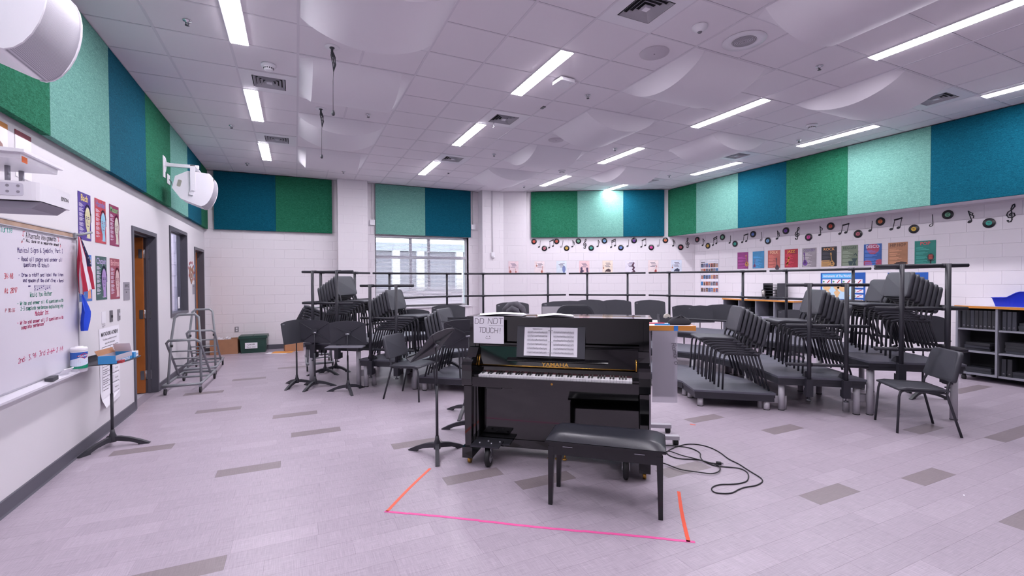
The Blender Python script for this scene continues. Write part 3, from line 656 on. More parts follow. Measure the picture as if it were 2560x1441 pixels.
# disinfectant canister
cn_ = thing('wipes_canister', 'white canister of cleaning wipes with blue and green label on the tray', 'canister', (XL + .082, 5.085, .766), R(55))
rr_ = .055
part('body', MB().lathe([(0, 0), (.048, 0), (rr_, .008), (rr_, .03), (rr_ + .0005, .03), (rr_, .17), (.053, .178), (.049, .186)], 32), WHITE, cn_)
part('lid', MB().lathe([(.0545, .176), (.056, .18), (.056, .2), (.051, .206), (.03, .208), (.028, .215), (0, .216)], 32), WHITE, cn_)
LB, LG = mat('label_blue', '2D62B8', .4), mat('label_green', '0E8F6A', .4)
def wrap(m, r):
    m.v = [(r * sin(x / r), -r * cos(x / r), z) for x, y, z in m.v]; return m
m = MB(); n = 24
for i in range(n):
    t0, t1 = -.15 + .3 * i / n, -.15 + .3 * (i + 1) / n
    f = lambda t: .118 + .02 * sin((t + .05) * 14)
    m.k = 0; m.quad((t0, 0, f(t0)), (t1, 0, f(t1)), (t1, 0, .168), (t0, 0, .168))
    g_ = lambda t: .066 + .016 * sin((t - .04) * 16)
    m.k = 1; m.quad((t0, 0, .03), (t1, 0, .03), (t1, 0, g_(t1)), (t0, 0, g_(t0)))
    m.k = 2; m.quad((t0, 0, g_(t0)), (t1, 0, g_(t1)), (t1, 0, f(t1)), (t0, 0, f(t0)))
part('label', wrap(m, rr_ + .0008), [LB, LG, mat('label_pale', 'DCE6F4', .4)], cn_)
m = MB(); m.add([(-.05, 0, .136), (0, 0, .112), (.05, 0, .136), (0, 0, .16)], [(0, 1, 2, 3)]); m.k = 1; m.add([(-.042, 0, .136), (0, 0, .118), (.042, 0, .136), (0, 0, .154)], [(0, 1, 2, 3)])
q = MB()
for k_, (s_, yy) in enumerate(((1, .0), (.82, .0))):
    q.k = k_
    N = 10
    for i in range(N):
        a, b = -.05 * s_ + .1 * s_ * i / N, -.05 * s_ + .1 * s_ * (i + 1) / N
        ha, hb = .025 * s_ * (1 - abs(a) / (.05 * s_)), .025 * s_ * (1 - abs(b) / (.05 * s_))
        q.quad((a, 0, .136 - ha), (b, 0, .136 - hb), (b, 0, .136 + hb), (a, 0, .136 + ha))
part('emblem', wrap(q, rr_ + .0016), [mat('label_red', 'C6304C', .4), LB], cn_)
tm_ = text('CLOROX', .02, bold=.0006); part('lettering', wrap(MB().add([(v[0], 0, v[2] + .13) for v in tm_.v], tm_.f), rr_ + .0024), WHITE, cn_)
m = MB()
for i, (a, b) in enumerate(((-.04, .03), (-.045, .04), (-.03, .02))): m.quad((a, 0, .098 - i * .008), (b, 0, .098 - i * .008), (b, 0, .101 - i * .008), (a, 0, .101 - i * .008))
part('small_print', wrap(m, rr_ + .0016), mat('label_red', 'C6304C'), cn_)
# posters of composers: sheet, title, columns of print, a tinted face
def face(c, w, h, skin, dark):
    """tinted half-profile head: returns parts as (name, mesh, material)"""
    m = MB(); cx, cz = c; pts = []
    for k in range(20):
        t = 2 * pi * k / 20; pts.append((cx + w * .5 * cos(t) * (1.0 if sin(t) > -.2 else .88), -.0022, cz + h * .5 * sin(t)))
    m.add(pts, [list(range(20))]); m.quad((cx - w * .2, -.0021, cz - h * .75), (cx + w * .42, -.0021, cz - h * .75), (cx + w * .3, -.0021, cz - h * .3), (cx - w * .2, -.0021, cz - h * .3))
    d = MB(); y = -.0026
    for sx in (-.22, .18): d.rib([(cx + w * (sx - .1), cz + h * .09), (cx + w * sx, cz + h * .11), (cx + w * (sx + .11), cz + h * .08)], h * .03, y); d.disc((cx + w * sx, y, cz + h * .03), h * .028, 8, sx=1.7)
    d.rib([(cx - w * .04, cz + h * .06), (cx - w * .1, cz - h * .12), (cx + w * .04, cz - h * .14)], h * .02, y); d.rib([(cx - w * .15, cz - h * .26), (cx, cz - h * .25), (cx + w * .16, cz - h * .27)], h * .03, y)
    hr = MB(); ps = []
    for k in range(11):
        t = pi * k / 10 - .25 * (k == 0); ps.append((cx + w * .58 * cos(t), cz + h * .08 + h * .5 * sin(t)))
    hr.rib(ps, w * .16, -.0024); hr.rib([(cx - w * .56, cz + h * .1), (cx - w * .5, cz - h * .3)], w * .16, -.0024)
    return (('face', m, skin), ('features', d, dark), ('hair', hr, dark))
def printlines(x0, x1, z1, n, dz, t, y=-.0015, grp=4):
    m = MB()
    for i in range(n):
        z = z1 - i * dz - (i // grp) * dz * 1.1; e = x0 + (x1 - x0) * (.55 + .45 * (((i * 7) % 5) / 4))
        m.quad((x0, y, z), (e, y, z), (e, y, z + t), (x0, y, z + t))
    return m
comp = [('Bach', '4A2E92', 'E9D26A', 'D9D3A4', '4E3C78', 5.372, 1.907, 'purple composer poster with a yellow face, first of the upper row'), ('Handel', 'C43A48', '5B78B8', '8CC3DC', '8F4A66', 5.755, 1.907, 'red composer poster with a pale blue face, middle of the upper row'), ('Mozart', '8F2458', '6CC47C', 'CFCBBE', '7A3358', 6.14, 1.906, 'magenta composer poster with a pale face, last of the upper row'),
        ('Beethoven', '3C72C4', 'E8C45A', 'EDA27C', '4A5C94', 5.366, 1.346, 'blue composer poster with an orange face, partly behind the flag'), ('Chopin', '2E5A55', 'B9A6D6', 'A88CC4', '3A3F5E', 5.75, 1.346, 'dark green composer poster with a violet face, lower row'), ('Brahms', '9A3A50', 'D9A6A8', 'D6B4B4', '84344A', 6.13, 1.341, 'dull red composer poster with a pale pink face, lower row')]
for nm, bg, tc_, sk, dk, y, z, lab in comp:
    p = thing('composer_poster', lab, 'poster', onleft(y, z, .002), QL, 'composer posters beside the door')
    part('sheet', MB().box((0, -.001, 0), (.28, .0005, .43)), mat('poster_' + bg, bg, .45, vary=.25), p)
    t = text(nm, .085 if len(nm) < 8 else .07, 'CENTER', .001); ww = max(v[0] for v in t.v) - min(v[0] for v in t.v); kx = min(1, .245 / ww)
    t.v = [(v[0] * kx + .14, -.0016, v[2] + .355) for v in t.v]; part('title', t, mat('title_' + tc_, tc_, .5), p)
    part('print', printlines(.018, .12, .325, 26, .0085, .0045), mat('poster_print', 'CFC8DA', .6), p)
    for n_, mb, c_ in face((.205, .195), .125, .23, mat('tint_' + sk, sk, .6, vary=.25), mat('tint_' + dk, dk, .6)): part(n_, mb, c_, p)
    m = MB(); m.rib([(.15, .022), (.165, .035), (.17, .02), (.185, .03), (.2, .02), (.22, .03), (.25, .022)], .003, -.0028); part('signature', m, mat('poster_print', 'CFC8DA'), p)
# hand sign posters high above the board
for k, (y, c_) in enumerate(((4.06, 'D08A3A'), (4.366, '8E3A4A'))):
    p = thing('hand_sign_poster', ('hand sign poster with an ochre header, cut by the left edge', 'hand sign poster showing a closed fist under a dark red header')[k], 'poster', onleft(y, 2.26, .002), QL, 'hand sign posters above the whiteboard')
    part('sheet', MB().box((0, -.001, 0), (.215, .0005, .29)), PAPER, p); part('header', MB().box((0, -.002, .29), (.215, .0005, .325)), mat('hdr' + c_, c_, .5, vary=.3), p)
    m = MB(); hx, hz = .1, .15
    pts = [(-.05, -.035), (-.02, -.06), (.03, -.06), (.06, -.09), (.10, -.06), (.07, -.02), (.05, .03), (.01, .05), (-.03, .045), (-.055, .02)]
    m.add([(hx + a, -.0015, hz + b) for a, b in pts], [list(range(len(pts)))]); part('hand_print', m, mat('hand_tone', 'B98E86', .6, vary=.35), p)
    m = MB()
    for i in range(4): m.rib([(hx - .045 + i * .004, hz + .03 - i * .02), (hx - .01 + i * .004, hz + .034 - i * .02), (hx + .015, hz + .02 - i * .018)], .004, -.002)
    part('finger_lines', m, mat('hand_line_print', '7C5358', .6), p)  # finger lines printed in a darker tone
# door plates, switches, papers
def plate(y, z, wd, ht, m_, lab, cat, extra=None):
    p = thing({'switch': 'light_switch', 'sign': 'room_sign', 'outlet': 'power_outlet'}.get(cat, cat), lab, cat, onleft(y, z, .0), QL)
    part('cover', MB().rbox((0, -.006, 0), (wd, 0, ht), .004, 2, None, 'y'), m_, p)
    for a in extra or (): part(*a, p)
    return p
SG = mat('sign_grey', '8E8A94', .5)
t = text('NW12', .05, 'CENTER', .0008); t.v = [(v[0] + .1, -.0066, v[2] + .145) for v in t.v]
m = MB(); m.box((.01, -.0068, .118), (.19, -.006, .121)); q = printlines(.06, .13, .085, 1, .01, .01, -.0066)
plate(6.533, 1.316, .2, .205, SG, 'grey room number sign beside the nearer door', 'sign', [('lettering', t, INK), ('divider', m, INK), ('print', q, INK)])
t = text('NW13', .04, 'CENTER', .0008); t.v = [(v[0] + .08, -.0066, v[2] + .14) for v in t.v]
plate(10.36, 1.28, .16, .19, SG, 'grey room sign beside the farther door', 'sign', [('lettering', t, INK)])
plate(5.871, 1.108, .1, .12, WHITE, 'white blank wall plate, first of the three plates', 'wall plate', [('print', MB().quad((.02, -.0065, -.03), (.08, -.0065, -.03), (.08, -.0065, -.022), (.02, -.0065, -.022)), GREYINK)])
plate(6.095, 1.106, .078, .12, mat('plate_dark', '6B6870', .4, metal=.3), 'dark grey switch plate between two lighter plates', 'switch', [('toggle', MB().box((.033, -.016, .045), (.045, -.006, .07)), INK)])
plate(6.325, 1.106, .075, .12, mat('plate_mid', '8F8C93', .35, metal=.4), 'grey switch plate with a white toggle nearest the door', 'switch', [('toggle', MB().box((.03, -.02, .05), (.045, -.006, .08)), WHITE)])
mp_ = thing('rules_poster', 'tall white printed sheet on the wall behind the flat music stand', 'poster', onleft(5.80, .28, .002), QL)
m = MB(); N = 10
for i in range(N):
    z0, z1 = .78 * i / N, .78 * (i + 1) / N; cu = lambda z: -.045 * max(0, 1 - z / .16) ** 2 - .001
    m.quad((0, cu(z0), z0), (.56, -.001, z0), (.56, -.001, z1), (0, cu(z1), z1)); m.quad((0, cu(z1) + .001, z1), (.56, 0, z1), (.56, 0, z0), (0, cu(z0) + .001, z0))
part('sheet', m, PAPER, mp_)
t = text('MATADORS ACHIEVE', .055, 'CENTER', .0008); t.v = [(v[0] * .9 + .28, -.0025, v[2] + .70) for v in t.v]; part('title', t, INK, mp_)
t = text('To achieve excellence in my music', .028, 'CENTER'); t.v = [(v[0] + .28, -.0025, v[2] + .655) for v in t.v]; part('lettering', t, INK, mp_)
t = text('topics with each practice', .028, 'CENTER'); t.v = [(v[0] + .28, -.0025, v[2] + .615) for v in t.v]; part('lettering', t, INK, mp_)
m = MB()
for i in range(6): m.rib([(.06, .59 - i * .1), (.52, .59 - i * .1)], .004, -.0025)
for x in (.06, .29, .52): m.rib([(x, .59), (x, .09)], .004, -.0025)
part('table_lines', m, INK, mp_)
m = MB()
for i in range(5):
    for x in (.075, .31):
        for j in range(3): m.quad((x, -.0025, .555 - i * .1 - j * .02), (x + (.14, .18, .12)[j], -.0025, .555 - i * .1 - j * .02), (x + (.14, .18, .12)[j], -.0025, .563 - i * .1 - j * .02), (x, -.0025, .563 - i * .1 - j * .02))
part('print', m, GREYINK, mp_)
for i in range(4):
    part('pocket_card', MB().box((.33, -.012, .1 + i * .1), (.5, -.003, .175 + i * .1)), PAPER, mp_)
    t = text(('The Encore', 'Our goals', 'I can play', 'Instrument')[i], .024); t.v = [(v[0] + .415, -.0125, v[2] + .13 + i * .1) for v in t.v]; part('lettering', t, INK, mp_)
ar = thing('heart_decoration', 'brown and red paper heart collage beside the farther door', 'decoration', onleft(10.02, 1.47, .002), QL)
m = MB(); pts = [(.25, 0), (.4, .12), (.44, .26), (.34, .34), (.25, .27), (.16, .34), (.06, .26), (.1, .12)]; m.add([(a, -.003, b) for a, b in pts] + [(a, 0, b) for a, b in pts], [list(range(8))] + [(i, 8 + i, 8 + (i + 1) % 8, (i + 1) % 8) for i in range(8)]); part('heart', m, mat('kraft', 'A4765E', .8, vary=.3), ar)
m = MB()
for i, (a, b) in enumerate(((.02, .3), (.1, .38), (.2, .4), (.33, .4), (.46, .34), (.48, .22), (.03, .16), (.47, .1))): m.disc((a, -.004, b), .03, 8)
part('paper_dots', m, mat('dot_red', 'C2606A', .7), ar); m = MB(); m.rib([(.18, .1), (.18, .25), (.3, .2), (.3, .12), (.22, .1)], .02, -.004); part('letter_shape', m, WHITE, ar)
m = MB(); m.disc((.52, -.004, .33), .045, 8); m.disc((.5, -.004, .17), .03, 8); part('paper_dots', m, mat('dot_blue', '8AB4DC', .7), ar)
# flag on its short pole
fl = thing('flag', 'small striped flag hanging from a short grey pole at the board end', 'flag', (XL + .03, 5.235, 1.925), QL)
m = MB(); m.tube([(-.03, 0, 0), (.03, -.03, .015), (.085, -.08, .04)], .011, 8); part('pole', m, GREYP, fl); part('holder', MB().rbox((-.045, -.012, -.025), (0, .028, .02), .006), GREYP, fl)
m = MB(); NU, NV = 26, 18
def fp(u, v):
    wd = .04 + .25 * min(1, v * 1.5); x = -.03 + (u - .42) * wd + .05 * v; z = -.01 - v * .46 + .05 * (u - .5) * v - .04 * abs(u - .5) * v
    y = -.03 - .025 * sin(u * 15 + v * 1.5) * min(1, v * 2 + .2) - .02 * v
    return (x, y, z)
pts = [fp(i / NU, j / NV) for j in range(NV + 1) for i in range(NU + 1)]
fs = []; mm_ = []
for j in range(NV):
    for i in range(NU):
        fs.append((j * (NU + 1) + i, (j + 1) * (NU + 1) + i, (j + 1) * (NU + 1) + i + 1, j * (NU + 1) + i + 1))
        mm_.append(2 if (i > 18 and j < 10) else ((i // 2) % 2))
o = len(m.f); m.add(pts, fs, True); m.m[o:] = mm_
part('cloth', m, [mat('flag_red', 'A8203E', .8), mat('flag_white', 'E2DFE6', .8), mat('flag_navy', '26284E', .8)], fl)
m = MB()
for j in range(1, 10, 2):
    for i in range(20, 26, 2):
        c = fp(i / NU, j / NV); pts = [(c[0] + (.008 if k % 2 == 0 else .0034) * sin(k * pi / 5), c[1] - .004, c[2] + (.008 if k % 2 == 0 else .0034) * cos(k * pi / 5)) for k in range(10)]; m.add(pts, [list(range(10))[::-1]])
part('stars', m, mat('flag_white', 'E2DFE6'), fl)
# blue cloth below the flag
bc = thing('cleaning_cloth', 'bright blue cloth hanging at the whiteboard edge under the flag', 'cloth', (XL + .03, 5.29, 1.425), QL)
m = MB(); NU, NV = 14, 14
def bp_(u, v):
    wd = .02 + .19 * sin(min(1, v * 1.15) * pi * .62) ** 1.2 * (1 if v < .75 else 1 - (v - .75) * 3.0)
    return ((u - .35) * wd - .03 * v, -.012 - .022 * (1 + sin(u * 9 + v * 3)) * min(1, v * 2), -v * .33)
pts = [bp_(i / NU, j / NV) for j in range(NV + 1) for i in range(NU + 1)]
m.add(pts, [(j * (NU + 1) + i, (j + 1) * (NU + 1) + i, (j + 1) * (NU + 1) + i + 1, j * (NU + 1) + i + 1) for j in range(NV) for i in range(NU)], True)
part('cloth', m, mat('cloth_blue', '1B45C4', .85, bump=(300, .3)), bc); part('hook', MB().tube([(0, .03, .02), (0, -.012, .012), (0, -.016, -.01)], .003, 6), GREYP, bc)
# loudspeakers on yokes
WSPK = mat('speaker_white', 'E4E1E8', .45); GRL = mat('speaker_grille', 'BDBAC4', .5)
def perforated():
    m = bpy.data.materials.new('speaker_mesh'); m.use_nodes = True; n = m.node_tree; b = n.nodes['Principled BSDF']; b.inputs['Roughness'].default_value = .5
    tc = n.nodes.new('ShaderNodeTexCoord'); wv = n.nodes.new('ShaderNodeTexWave'); wv.bands_direction = 'Z'; wv.inputs['Scale'].default_value = 75
    w2_ = n.nodes.new('ShaderNodeTexWave'); w2_.bands_direction = 'Y'; w2_.inputs['Scale'].default_value = 75
    n.links.new(tc.outputs['Object'], wv.inputs[0]); n.links.new(tc.outputs['Object'], w2_.inputs[0])
    mu = n.nodes.new('ShaderNodeMath'); mu.operation = 'MULTIPLY'; n.links.new(wv.outputs['Fac'], mu.inputs[0]); n.links.new(w2_.outputs['Fac'], mu.inputs[1])
    rp = n.nodes.new('ShaderNodeValToRGB'); rp.color_ramp.elements[0].color = hexc('8F8C98'); rp.color_ramp.elements[1].color = hexc('DCD9E2'); rp.color_ramp.elements[1].position = .5
    n.links.new(mu.outputs[0], rp.inputs[0]); n.links.new(rp.outputs[0], b.inputs['Base Color']); return m
PERF = perforated()
def speaker(loc, lab, plate_y=None):
    s = thing('loudspeaker', lab, 'loudspeaker', loc, 0, 'white loudspeakers on wall brackets')
    tl = MX.Rotation(R(13), 4, 'Y')
    prof = [(-.235, -.085), (-.11, -.2), (.10, -.235), (.13, -.235)] + [(.13 + .1 * cos(R(t)), .235 * sin(R(t)) / 1.0) for t in range(-75, 76, 15)] + [(.13, .235), (.10, .235), (-.11, .2), (-.235, .085)]
    m = MB(); m.prism(prof, -.2, .2, 'y', tl); part('cabinet', m, WSPK, s)
    arc = [(.13 + .104 * cos(R(t)), .237 * sin(R(t))) for t in range(-84, 85, 12)]
    m = MB(); vs = [(x, yy, z) for yy in (-.19, .19) for x, z in arc]; nA = len(arc); m.add(vs, [(i, nA + i, nA + i + 1, i + 1) for i in range(nA - 1)], True, tl); part('grille', m, PERF, s)
    for yy in (-.203, .191):
        m = MB(); m.prism([(.125, -.24)] + [(.13 + .11 * cos(R(t)), .242 * sin(R(t))) for t in range(-80, 81, 16)] + [(.125, .24)], yy, yy + .012, 'y', tl); part('grille_rim', m, WSPK, s)
    part('badge', MB().box((.2, -.16, .155), (.212, -.145, .195), tl), INK, s)
    part('handle_recess', MB().rbox((-.19, -.2015, -.045), (-.145, -.195, .05), .012, 2, tl, 'y'), mat('recess_grey', '9A988F', .7), s)
    m = MB(); m.box((-.03, -.225, -.06), (.03, -.215, .30)); m.box((-.03, .215, -.06), (.03, .225, .30)); m.box((-.03, -.225, .29), (.03, .225, .30)); part('yoke', m, WSPK, s)
    m = MB(); m.box((-.028, -.2155, -.12), (.028, -.2, -.05), tl); m.cyl((0, -.232, -.045), .009, .02, 8, 'y'); m.cyl((0, -.232, .04), .006, .01, 8, 'y'); part('pivot_plate', m, WSPK, s)
    m = MB(); m.box((-.37, -.022, .30), (.04, .022, .345)); m.prism([(-.37, .22), (-.355, .22), (-.345, .3), (-.27, .31), (-.27, .335), (-.345, .36), (-.355, .42), (-.37, .42)], -.012, .012, 'y'); part('arm', m, WSPK, s)
    part('wall_plate', MB().box((-.378, -.05, .14), (-.368, .05, .44)), WSPK, s)
    return s
speaker((-1.29, 8.02, 2.855), 'white loudspeaker on a bracket over the far end of the left wall')
speaker((-1.29, 3.12, 2.86), 'big white loudspeaker cut off by the top left corner')
p = thing('cable_plate', 'white cover plate with a black lead beside the far loudspeaker', 'cover plate', (XL + .082, 8.25, 2.955), QL)
part('cover', MB().box((-.07, -.006, -.01), (.09, -.001, .13)), WHITE, p); part('lead', MB().tube([(.02, -.008, .06), (.03, -.03, .04), (.05, -.05, -.06), (.03, -.12, -.16), (-.04, -.22, -.15), (-.12, -.27, -.1), (-.2, -.28, -.08)], .005, 6), BLKP, p)
# short-throw projector on its wall arm
pj = thing('projector', 'white short throw projector on a wall arm above the whiteboard', 'projector', (XL, 3.45, 1.978), QL)
m = MB(); m.rbox((-.26, -.56, -.035), (.12, -.16, .06), .03, 3); part('body', m, WHITE, pj)
m = MB(); m.prism([(-.56, -.04), (-.16, -.04), (-.2, -.075), (-.52, -.075)], -.24, .05, 'x'); part('lens_hood', m, mat('hood_grey', '8C8894', .5), pj)
m = MB(); m.rbox((-.50, -.015, -.2615), (-.3, .05, -.2595), .01, 2, MX(((0, 0, 1, 0), (1, 0, 0, 0), (0, 1, 0, 0), (0, 0, 0, 1))), 'z'); part('control_panel', m, mat('panel_pale', 'C9C6D2', .5), pj)
m = MB()
for i in range(8): m.cyl((-.2625, -.48 + (i % 4) * .04, .035 - (i // 4) * .03), .007, .001, 8, 'x')
part('buttons', m, GREYINK, pj)
t = text('EPSON', .03, 'CENTER', .0006); t.v = [(.03 + v[0], -.5608, v[2] + .005) for v in t.v]; part('lettering', t, INK, pj)
m = MB(); m.box((-.28, -.50, .17), (.12, -.2, .20)); m.prism([(-.52, .2), (-.2, .2), (-.2, .23), (-.52, .215)], -.3, .14, 'x'); part('mount_cover', m, WHITE, pj)
m = MB(); m.box((-.12, -.22, .2), (.0, .0, .26)); m.box((-.16, -.012, .1), (.04, 0, .36)); part('wall_arm', m, WHITE, pj)
m = MB()
for x in (-.22, -.06, .08): m.cyl((x, -.36, .085), .012, .09, 8)
part('mount_bolts', m, STEEL, pj); part('warning_label', MB().box((-.27, -.502, .155), (-.22, -.5, .185)), mat('tag_orange', 'E06A2C', .6), pj)
# ================================================================== FLOOR LEVEL, LEFT SIDE
CARD = mat('cardboard', 'A97C5E', .85, vary=.12)
bx = thing('cardboard_box', 'open brown cardboard box with papers by the far left corner', 'box', (-1.36, 11.4, 0), R(-3))
def carton(p, w, d, hh, m_=CARD):
    e = .006
    for a, b in (((-w / 2, -d / 2, 0), (w / 2, -d / 2 + e, hh)), ((-w / 2, d / 2 - e, 0), (w / 2, d / 2, hh)), ((-w / 2, -d / 2 + e, 0), (-w / 2 + e, d / 2 - e, hh)), ((w / 2 - e, -d / 2 + e, 0), (w / 2, d / 2 - e, hh))): part('side', MB().box(a, b), m_, p)
    part('bottom', MB().box((-w / 2 + e, -d / 2 + e, 0), (w / 2 - e, d / 2 - e, .01)), m_, p)
carton(bx, .5, .32, .31)
m = MB()
for i in range(5): m.box((-.2 + i * .05, -.1 + i * .01, .05), (-.17 + i * .05, .12, .335 - (i % 3) * .012))
solid('paper_bundle', m, PAPER, 'white papers sticking out of the brown box', 'papers', (-1.3, 11.4, .0), R(-3))
tb = thing('storage_tub', 'dark green plastic storage tub with a white label by the far wall', 'tub', (-.825, 11.38, 0), R(-2))
GRN = mat('tub_green', '24443C', .4)
def taper(w0, d0, w1, d1, z0, z1, m=None):
    m = m or MB(); m.add([(-w0, -d0, z0), (w0, -d0, z0), (w0, d0, z0), (-w0, d0, z0), (-w1, -d1, z1), (w1, -d1, z1), (w1, d1, z1), (-w1, d1, z1)], [(3, 2, 1, 0), (4, 5, 6, 7), (0, 1, 5, 4), (1, 2, 6, 5), (2, 3, 7, 6), (3, 0, 4, 7)]); return m
part('body', taper(.225, .16, .25, .19, 0, .31), GRN, tb); part('rim', MB().box((-.27, -.21, .31), (.27, .21, .335)), GRN, tb)
m = MB(); m.box((-.265, -.2, .335), (-.005, .2, .365)); m.box((.005, -.2, .335), (.265, .2, .365)); part('lid', m, GRN, tb)
lb = MB().box((-.15, -.2, .1), (.08, -.182, .22)); part('paper_label', lb, PAPER, tb)
t = text('CHOIR', .045, 'CENTER', .0006); t.v = [(v[0] - .035, -.2005, v[2] + .17) for v in t.v]; part('lettering', t, INK, tb); t = text('March 2021', .035); t.v = [(v[0] - .035, -.2005, v[2] + .12) for v in t.v]; part('lettering', t, INK, tb)
bx = thing('cardboard_box', 'cardboard box with stands and books sticking out beside the music stands', 'box', (-.06, 11.2, 0), R(6)); carton(bx, .36, .28, .26)
for i, (x, c_) in enumerate(((-.13, '8A6A58'), (-.08, '6E6A76'), (-.02, 'B59A7A'))): solid('book', MB().box((-.015, -.1, 0), (.015, .11, .44 - i * .03)), mat('bk' + c_, c_, .7), ('tall brown book standing in the box beside the music stands', 'grey book in the box beside the music stands', 'tan book in the box beside the music stands')[i], 'book', (-.06 + x, 11.2, .012), R(6))
m = MB(); m.box((-.2, -.14, 0), (.2, .14, .003)); solid('paper_sheet', m, mat('paper_orange', 'E8A052', .7), 'orange sheet of paper lying on the floor by the boxes', 'paper', (-.26, 11.02, .0035), R(-12))
m = MB(); m.box((-.22, -.1, 0), (.2, .1, .002)); solid('paper_sheet', m, PAPER, 'white paper half under the orange sheet on the floor', 'paper', (-.36, 10.93, .001), R(-20))
ol = thing('power_outlet', 'grey power outlet low on the far block wall', 'outlet', (-1.21, YB, .42)); part('cover', MB().rbox((0, -.007, 0), (.075, -.001, .115), .005, 2, None, 'y'), mat('plate_mid', '8F8C93'), ol)
m = MB(); m.box((.022, -.009, .018), (.052, -.007, .048)); m.box((.022, -.009, .066), (.052, -.007, .096)); part('sockets', m, WHITE, ol)
# chair carts
def cart(loc, rz, lab):
    c = thing('chair_cart', lab, 'cart', loc, rz, 'grey tubular chair carts'); r = .016
    m = MB(); m.tube([(-.21, 1.02, .13), (-.21, 0, .13), (.17, 0, .13), (.21, .05, .13), (.21, 1.02, .13), (-.21, 1.02, .13)], r, 8); m.tube([(-.21, .62, .13), (.21, .62, .13)], r, 8); part('base_frame', m, GREYP, c)
    m = MB(); m.tube([(-.19, .14, .13), (-.17, .24, .7), (-.14, .30, 1.02), (-.1, .31, 1.06), (.1, .31, 1.06), (.14, .30, 1.02), (.17, .24, .7), (.19, .14, .13)], r, 8); part('push_loop', m, GREYP, c)
    m = MB()
    for s_ in (-1, 1): m.tube([(s_ * .165, .226, .62), (s_ * .1635, .232, .655)], .0185, 8)
    part('rubber_sleeves', m, RUB, c)
    m = MB(); m.tube([(-.2, .74, .13), (-.19, .1, .69), (-.15, .05, .73), (.15, .05, .73), (.19, .1, .69), (.2, .74, .13)], r, 8); part('sloped_loop', m, GREYP, c)
    for k in range(3): q = .2 + k * .14; part('cross_bar', MB().tube([(-.19, .05 + q, .73 - q * .87), (.19, .05 + q, .73 - q * .87)], .011, 8), GREYP, c)
    for x in (-.2, .2):
        for y in (.03, .99):
            w_ = link('caster', MB().box((-.016, -.01, .085), (.016, .04, .115)).mesh('fork', STEEL), c, (x, y, 0)); wm = MB(); wm.cyl((-.011, .02, .045), .0445, .022, 16, 'x'); part('wheel', wm, RUB, w_)
    return c
cart((-1.40, 7.5, 0), R(-2), 'grey tubular chair cart nearest the door')
cart((-1.40, 8.82, 0), R(1), 'grey tubular chair cart behind the first, before the farther door')
# ================================================================== PIANO
PA = R(-38.7); PW_ = 1.486
pn = thing('upright_piano', 'glossy black upright piano standing on wheeled trucks', 'piano', (1.225, 3.601, 0), PA)
def pbox(n, a, b, m_=GLOSS, par=None): return part(n, MB().box(a, b), m_, par or pn)
for x0 in (.0, PW_ - .045): pbox('end_panel', (x0, .215, .10), (x0 + .045, .58, 1.185))
for sx in (0, PW_ - .085):
    m = MB(); m.prism([(.0, .665), (.02, .655), (.214, .655), (.214, .955), (.19, .95), (.15, .91), (.11, .88), (.05, .868), (.012, .855), (-.004, .83), (.0, .78), (-.008, .72)], sx, sx + .085, 'x'); part('cheek', m, GLOSS, pn)
    k = pbox('toe_block', (sx + .0, .0, .065), (sx + .085, .25, .155)); 
    m = MB(); m.cyl((sx + .03, .07, .03), .03, .025, 14, 'x'); m.box((sx + .025, .05, .045), (sx + .06, .09, .066)); part('brass_caster', m, BRASS, k)
    m = MB(); xc = sx + (.045 if sx == 0 else .04); m.add([(xc - .026, .022, .155), (xc + .026, .022, .155), (xc + .026, .075, .155), (xc - .026, .075, .155), (xc - .034, .015, .655), (xc + .034, .015, .655), (xc + .034, .085, .655), (xc - .034, .085, .655)],
        [(3, 2, 1, 0), (4, 5, 6, 7), (0, 1, 5, 4), (1, 2, 6, 5), (2, 3, 7, 6), (3, 0, 4, 7)]); part('front_leg', m, GLOSS, pn)
pbox('key_bed', (.085, .012, .655), (PW_ - .085, .25, .695)); pbox('key_slip', (.085, .004, .672), (PW_ - .085, .03, .735)); pbox('lower_panel', (.046, .235, .17), (PW_ - .046, .255, .655)); pbox('bottom_board', (.046, .25, .09), (PW_ - .046, .54, .168), SATIN)
pbox('back', (.046, .54, .09), (PW_ - .046, .575, 1.185), SATIN)
pbox('bottom_rail', (.046, .225, .10), (PW_ - .046, .243, .168))
pbox('upper_panel', (.076, .250, 1.0), (PW_ - .076, .267, 1.187)); m = MB(); m.box((.076, .233, .972), (PW_ - .076, .26, .988)); m.box((.076, .237, .945), (PW_ - .076, .26, .966)); part('panel_moulding', m, GLOSS, pn)
for sx in (.046, PW_ - .076): pbox('panel_post', (sx, .222, .93), (sx + .03, .26, 1.187))
tp = pbox('lid', (-.022, .195, 1.187), (PW_ + .022, .595, 1.213)); part('lid_hinge', MB().box((.06, .40, 1.2128), (PW_ - .06, .404, 1.2145)), BRASS, tp)
pbox('key_block', (.085, .03, .695), (.131, .17, .752)); pbox('key_block', (PW_ - .131, .03, .695), (PW_ - .085, .17, .752))
IV, EB = mat('key_white', 'E8E6EA', .25), mat('key_black', '0B0B0D', .3)
kw = 1.222 / 52; wk = MB().rbox((.0006, 0, 0), (kw - .0006, .122, .02), .001, 1).mesh('white_key', IV)
m = MB(); m.prism([(0, 0), (.08, 0), (.08, .013), (.008, .012), (.002, .006)], -.0052, .0052, 'x'); bk = m.mesh('black_key', EB)
for i in range(52):
    x = .132 + i * kw; link('white_key', wk, pn, (x, .034, .73))
    if i < 51 and 'ABCDEFG'[i % 7] in 'ACDFG': link('black_key', bk, pn, (x + kw, .076, .751))
pbox('key_felt', (.131, .156, .735), (PW_ - .131, .161, .765), mat('felt_dark', '3A1C22', .9))
